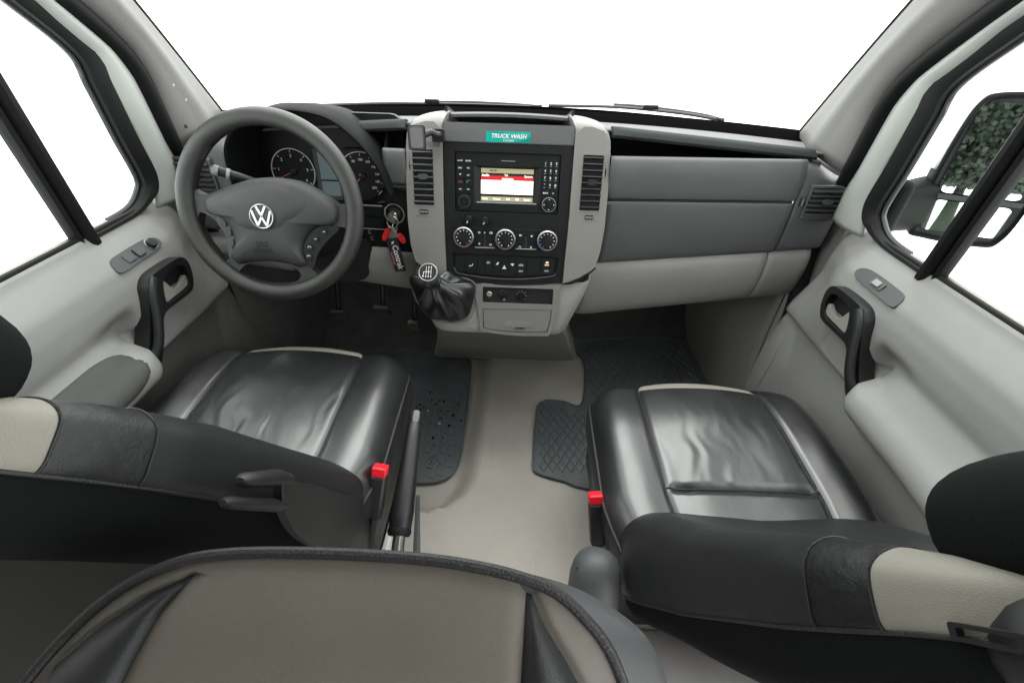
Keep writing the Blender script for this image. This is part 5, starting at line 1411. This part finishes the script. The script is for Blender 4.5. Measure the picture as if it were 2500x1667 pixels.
# recliner covers
def capsule(parent, a, b, r, name='recliner_cover', m='grey_plastic'):
    a, b = Vector(a), Vector(b)
    n = 8
    P = [a.lerp(b, t) for t in (0, 0.02, 0.06, 0.12, 0.2, 0.6, 1.0)]
    rs = [r * q for q in (0.15, 0.5, 0.75, 0.92, 1.0, 1.0, 0.95)]
    o = obj(name, tube(P, rs, 24), m, parent)
    obj('cover_line', tube([a.lerp(b, 0.22) + Vector((r * 1.0 * math.cos(q), 0, r * 1.0 * math.sin(q))) for q in lin(0.6, 2.5, 10)], 0.0015, 6), 'rubber_seal', o)
    return o
capsule(sP, (0.195, 0.445, 0.425), (0.165, 0.30, 0.25), 0.046)
capsule(sD, (-0.432, 0.385, 0.545), (-0.430, 0.33, 0.40), 0.036)
# plastic side shield with two catches on the driver seat
FSD = frame((-0.254, 0, 0), (0, 1, 0), (0, 0, 1), (1, 0, 0))
sh = obj('side_shield', plate(cr2([(0.340, 0.738), (0.362, 0.702), (0.400, 0.640), (0.455, 0.545), (0.505, 0.470), (0.524, 0.430), (0.512, 0.370), (0.470, 0.330), (0.430, 0.400), (0.385, 0.500), (0.341, 0.589), (0.320, 0.665), (0.322, 0.715)], 5), (), 0, 0.012), 'black_plastic', sD, FSD, bevel=0.004)
obj('catch_lever', tube([(-0.250, 0.350, 0.722), (-0.250, 0.338, 0.742), (-0.252, 0.316, 0.768), (-0.254, 0.298, 0.790), (-0.254, 0.293, 0.796)], [0.012, 0.013, 0.012, 0.010, 0.005], 14, ry=[0.009, 0.010, 0.009, 0.008, 0.003]), 'black_plastic', sh)
obj('catch_lever', tube([(-0.250, 0.326, 0.702), (-0.250, 0.312, 0.726), (-0.252, 0.286, 0.766), (-0.254, 0.268, 0.794), (-0.254, 0.263, 0.801)], [0.009, 0.010, 0.010, 0.008, 0.004], 14, ry=[0.007, 0.008, 0.007, 0.006, 0.003]), 'black_plastic', sh)

# white seat rail cover beside the driver seat box
rl = thing('seat_rail', 'pale metal seat rail on the floor beside the driver seat', 'rail', (-0.262, 0.6, 0.06))
obj('rail_channel', box(-0.276, -0.262, 0.46, 0.80, 0.058, 0.13), 'floor_pale', rl, bevel=0.003)
obj('rail_lip', box(-0.262, -0.240, 0.46, 0.80, 0.058, 0.066), 'satin_metal', rl, bevel=0.002)

# ================================================================ seat in the second row
FRS = frame((0.025, 0.33 * math.cos(R(36)) - 0.017 * math.sin(R(36)), 1.2 - 0.33 * math.sin(R(36)) - 0.017 * math.cos(R(36))), (1, 0, 0), (0, math.sin(R(36)), math.cos(R(36))), (0, -math.cos(R(36)), math.sin(R(36))))
rs = thing('rear_seat', 'taupe and black leather backrest with black piping, nearest the camera', 'seat', (-0.1, 0.05, 0.4))
arch = [(-0.435, -0.46), (-0.415, -0.38), (-0.390, -0.30), (-0.363, -0.252), (-0.314, -0.200), (-0.267, -0.172), (-0.217, -0.160), (-0.128, -0.157), (-0.039, -0.161), (0.030, -0.176), (0.066, -0.202), (0.091, -0.237), (0.112, -0.30), (0.132, -0.38), (0.145, -0.46)]
NA_ = 24
AR = cr([(a, b, 0) for a, b in arch], NA_)
LB = [(p.y, p.x) for p in AR[:7 * NA_ + 1]]
RB = [(p.y, p.x) for p in AR[7 * NA_:]]
LB.sort(); RB.sort()
def tb(tab): return lambda y: pl(tab, y)
xl, xr = tb(LB), tb(RB)
b1 = tb([(-0.46, -0.405), (-0.38, -0.388), (-0.30, -0.367), (-0.252, -0.352), (-0.218, -0.315), (-0.190, -0.276), (-0.172, -0.240)])
b2 = tb([(-0.46, -0.34), (-0.258, -0.285), (-0.200, -0.262), (-0.172, -0.240)])
b3 = tb([(-0.46, 0.008), (-0.247, 0.015), (-0.174, 0.018)])
b4 = tb([(-0.46, 0.118), (-0.38, 0.106), (-0.30, 0.084), (-0.246, 0.062), (-0.226, 0.050), (-0.20, 0.032), (-0.174, 0.0185)])
ARL = [(p.x, p.y) for p in AR]
def edge_d(x, y):
    return min(math.hypot(x - a, y - b) for a, b in ARL)
def hz(x, y):
    e = edge_d(x, y)
    z = -0.030 * (1 - min(1, e / 0.095)) ** 2.0 
    for bb in (b1, b2, b3, b4):
        if y < -0.172:
            z -= 0.004 * math.exp(-((x - bb(y)) / 0.005) ** 2)
    if y < -0.18:
        for p_, q_ in ((b1, b2), (b3, b4)):
            m_ = (p_(y) + q_(y)) / 2; w_ = max(0.004, abs(q_(y) - p_(y)) / 2)
            z += 0.012 * max(0.0, 1 - ((x - m_) / w_) ** 2) * min(1, w_ / 0.03)
    z += 0.0008 * noise.noise(Vector((x * 12, y * 16, 1.7))) * min(1, e / 0.05)
    return z
def panelg(fa, fb, ytop, n=26, ny=60, eps=0.0):
    rows = []
    for j in range(ny):
        y = ytop + (-0.455 - ytop) * (j / (ny - 1)) ** 1.3
        a, b = fa(y), fb(y)
        rows.append([(a + (b - a) * i / (n - 1), y, hz(a + (b - a) * i / (n - 1), y)) for i in range(n)])
    return grid(rows)
obj('centre_panel', panelg(lambda y: max(xl(y), b2(y)) if y < -0.172 else xl(y), lambda y: min(xr(y), b3(y)) if y < -0.174 else xr(y), -0.1575, 46, 80), 'leather_taupe', rs, FRS, angle=180)
obj('side_band', panelg(b1, b2, -0.176, 16), 'leather_side', rs, FRS, angle=180)
obj('side_band', panelg(b3, b4, -0.176, 16), 'leather_side', rs, FRS, angle=180)
obj('edge_panel', panelg(xl, b1, -0.168, 12), 'leather_taupe', rs, FRS, angle=180)
obj('edge_panel', panelg(b4, xr, -0.178, 12), 'leather_taupe', rs, FRS, angle=180)
obj('piping', tube([(p.x, p.y + 0.002, -0.029) for p in AR], 0.0046, 10, up=(0, 0, 1)), 'piping_black', rs, FRS)
shell = [(p.x, p.y) for p in AR]
sh_rows = []
cxs, cys = -0.14, -0.40
for q, z in ((0.995, -0.030), (1.0, -0.036), (1.0, -0.050), (0.99, -0.065), (0.94, -0.08), (0.8, -0.085)):
    sh_rows.append([(cxs + (x - cxs) * q + (0.045 * ss(-0.030, -0.06, z) * ss(0.0, 0.10, x)), cys + (y - cys) * (q - 0.04 * ss(-0.03, -0.05, z)), z) for x, y in shell])
obj('seat_shell', grid(sh_rows, caps=True), 'grey_plastic', rs, FRS, angle=60)
obj('seat_pillar', tube([FRS @ Vector((-0.14, -0.40, -0.06)), (-0.12, -0.05, 0.45), (-0.12, 0.0, 0.05)], [0.10, 0.12, 0.14], 16), 'black_plastic', rs)

# pale floor patch and edge behind the passenger seat
fp2 = obj('rear_floor', grid([[(x, y, 0.066) for x in lin(0.28, 0.84, 6)] for y in lin(-0.6, 0.46, 8)]), 'floor_pale', None, solid=0.004)
tag(fp2, kind='structure')

# ================================================================ wing mirror outside the passenger door
wm = thing('wing_mirror', 'dark wing mirror on its arm outside the passenger window', 'mirror', (1.10, 1.25, 0.75))
n_ = Vector((-0.355, -0.925, 0.10)).normalized()
ex_ = Vector((0.925, -0.355, 0)).normalized()
ey_ = n_.cross(ex_)
if ey_.z < 0: ey_ = -ey_
FM = frame((1.245, 1.232, 0.895), ex_, ey_, n_)
hs_ = cr2([(-0.105, -0.165), (-0.112, -0.05), (-0.108, 0.08), (-0.095, 0.155), (-0.06, 0.178), (0.05, 0.182), (0.095, 0.165), (0.110, 0.10), (0.112, -0.08), (0.098, -0.165), (0.06, -0.185), (-0.07, -0.182)], 6)
rowsM = []
for q, z in ((0.93, 0.004), (0.97, 0.012), (1.0, 0.008), (1.01, -0.01), (0.98, -0.05), (0.88, -0.085), (0.6, -0.105), (0.1, -0.11)):
    rowsM.append([(x * q, y * q, z) for x, y in hs_])
obj('housing', grid(rowsM, cu=True), 'mirror_plastic', wm, FM, angle=60)
obj('housing_cap', grid([[(x * q, 0.06 + (y - 0.06) * q if y > 0.06 else y, z - 0.002) for x, y in hs_ if y > -0.02] for q, z in ((1.018, -0.002), (1.02, -0.03), (1.0, -0.06), (0.9, -0.09))]), 'paint_white', wm, FM, solid=0.002, angle=60)
obj('inner_plate', plate([(x * 0.95, y * 0.95) for x, y in hs_], (), -0.01, 0.002), 'deep_black', wm, FM)
obj('main_glass', plate(rect(-0.092, 0.094, -0.058, 0.158, 0.022, 6), (), 0.002, 0.006), 'mirror', wm, FM)
obj('wide_glass', plate(rect(-0.090, 0.088, -0.158, -0.078, 0.018, 6), (), 0.002, 0.006), 'mirror', wm, FM)
obj('glass_divider', plate(rect(-0.098, 0.098, -0.074, -0.062, 0.003), (), 0.002, 0.010), 'black_plastic', wm, FM, bevel=0.002)
arm_r = []
for t in lin(0, 1, 8):
    c = Vector((0.955, 1.19, 0.80)).lerp(Vector((1.165, 1.30, 0.79)), t)
    hh, ww = 0.055 + 0.015 * t, 0.040 + 0.012 * t
    arm_r.append([c + Vector((0, ww * math.copysign(abs(math.cos(a)) ** 0.6, math.cos(a)), hh * math.copysign(abs(math.sin(a)) ** 0.5, math.sin(a)))) for a in lin(0, 2 * math.pi, 25)[:-1]])
obj('mirror_arm', grid(arm_r, cu=True, caps=True), 'mirror_plastic', wm, angle=60)
obj('arm_base', box(0.925, 0.975, 1.10, 1.26, 0.735, 0.90), 'mirror_plastic', wm, bevel=0.02, seg=3)

# ================================================================ wipers
def wiper(label, pts, arm):
    w = thing('windscreen_wiper', label, 'wiper', pts[0], 'windscreen wipers')
    P = cr(pts, 6)
    obj('wiper_blade', tube(P, 0.004, 8, ry=0.005), 'grey_plastic', w)
    obj('wiper_arm', tube(cr(arm, 6), [0.009] + [0.006] * (6 * (len(arm) - 1)), 8), 'black_plastic', w)
    q = P[len(P) // 2]
    obj('blade_joint', cbox(q.x, q.y, q.z + 0.008, 0.05, 0.014, 0.014), 'black_plastic', w, bevel=0.003)
wiper('wiper parked on the right, ending in a thick black cap', [(0.12, 1.705, 0.945), (0.35, 1.70, 0.948), (0.55, 1.665, 0.942), (0.66, 1.63, 0.934)], [(0.70, 1.66, 0.925), (0.62, 1.68, 0.938), (0.45, 1.72, 0.948), (0.34, 1.715, 0.952)])
wiper('wiper parked low behind the middle of the dashboard', [(-0.62, 1.66, 0.930), (-0.40, 1.70, 0.936), (-0.15, 1.73, 0.935), (0.06, 1.735, 0.934)], [(0.10, 1.77, 0.930), (0.0, 1.76, 0.936), (-0.15, 1.75, 0.939), (-0.28, 1.735, 0.938)])

# ================================================================ what the mirror sees: body side windows, yard and trees
obj('roof_side', box(0.90, 0.985, -4.2, -1.32, 1.06, 1.75), 'paint_white', body, bevel=0.03)
rnd = random.Random(3)
V, F = [], []
for tr in range(9):
    cx0, cy0 = -1.5 + 1.35 * (tr % 5) + rnd.uniform(-0.4, 0.4), -10 - 2.5 * (tr // 5) - rnd.uniform(0, 1.5)
    hgt, rad_ = rnd.uniform(5, 7), rnd.uniform(1.6, 2.3)
    g = tube([(cx0, cy0, -0.62), (cx0 + 0.1, cy0, hgt * 0.4), (cx0, cy0, hgt * 0.8)], [0.22, 0.16, 0.06], 7)
    k = len(V); V += [tuple(p) for p in g[0]]; F += [tuple(i + k for i in f) for f in g[1]]
    ctrs = []
    for c_ in range(46):
        while True:
            a = Vector((rnd.uniform(-1, 1), rnd.uniform(-1, 1), rnd.uniform(-1, 1)))
            if a.length < 1: break
        ctrs.append(Vector((cx0 + a.x * rad_, cy0 + a.y * rad_, hgt * 0.5 + a.z * hgt * 0.55)))
    for q in ctrs:
        for i in range(300):
            p = q + Vector((rnd.gauss(0, 0.28), rnd.gauss(0, 0.28), rnd.gauss(0, 0.24)))
            if p.z < 0.7: p.z = 0.7 + 1.5 * rnd.random()
            d1 = Vector((rnd.uniform(-1, 1), rnd.uniform(-1, 1), rnd.uniform(-1, 1))).normalized() * 0.055
            d2 = d1.cross(Vector((rnd.uniform(-1, 1), rnd.uniform(-1, 1), rnd.uniform(-1, 1)))).normalized() * 0.04
            k = len(V)
            V += [tuple(p - d1), tuple(p + d2), tuple(p + d1), tuple(p - d2)]; F.append((k, k + 1, k + 2, k + 3))
for i in range(45000):
    p = Vector((rnd.uniform(-3, 7), -13.5 - abs(rnd.gauss(0, 0.5)), 0.75 + 2.6 * rnd.random()))
    d1 = Vector((rnd.uniform(-1, 1), rnd.uniform(-1, 1), rnd.uniform(-1, 1))).normalized() * 0.08
    d2 = d1.cross(Vector((rnd.uniform(-1, 1), rnd.uniform(-1, 1), rnd.uniform(-1, 1)))).normalized() * 0.06
    k = len(V)
    V += [tuple(p - d1), tuple(p + d2), tuple(p + d1), tuple(p - d2)]; F.append((k, k + 1, k + 2, k + 3))
tw = obj('tree_belt', (V, F), 'foliage', fix=False, smooth=False)
tag(tw, 'belt of green trees behind the van, seen only in the wing mirror', 'trees', kind='stuff')
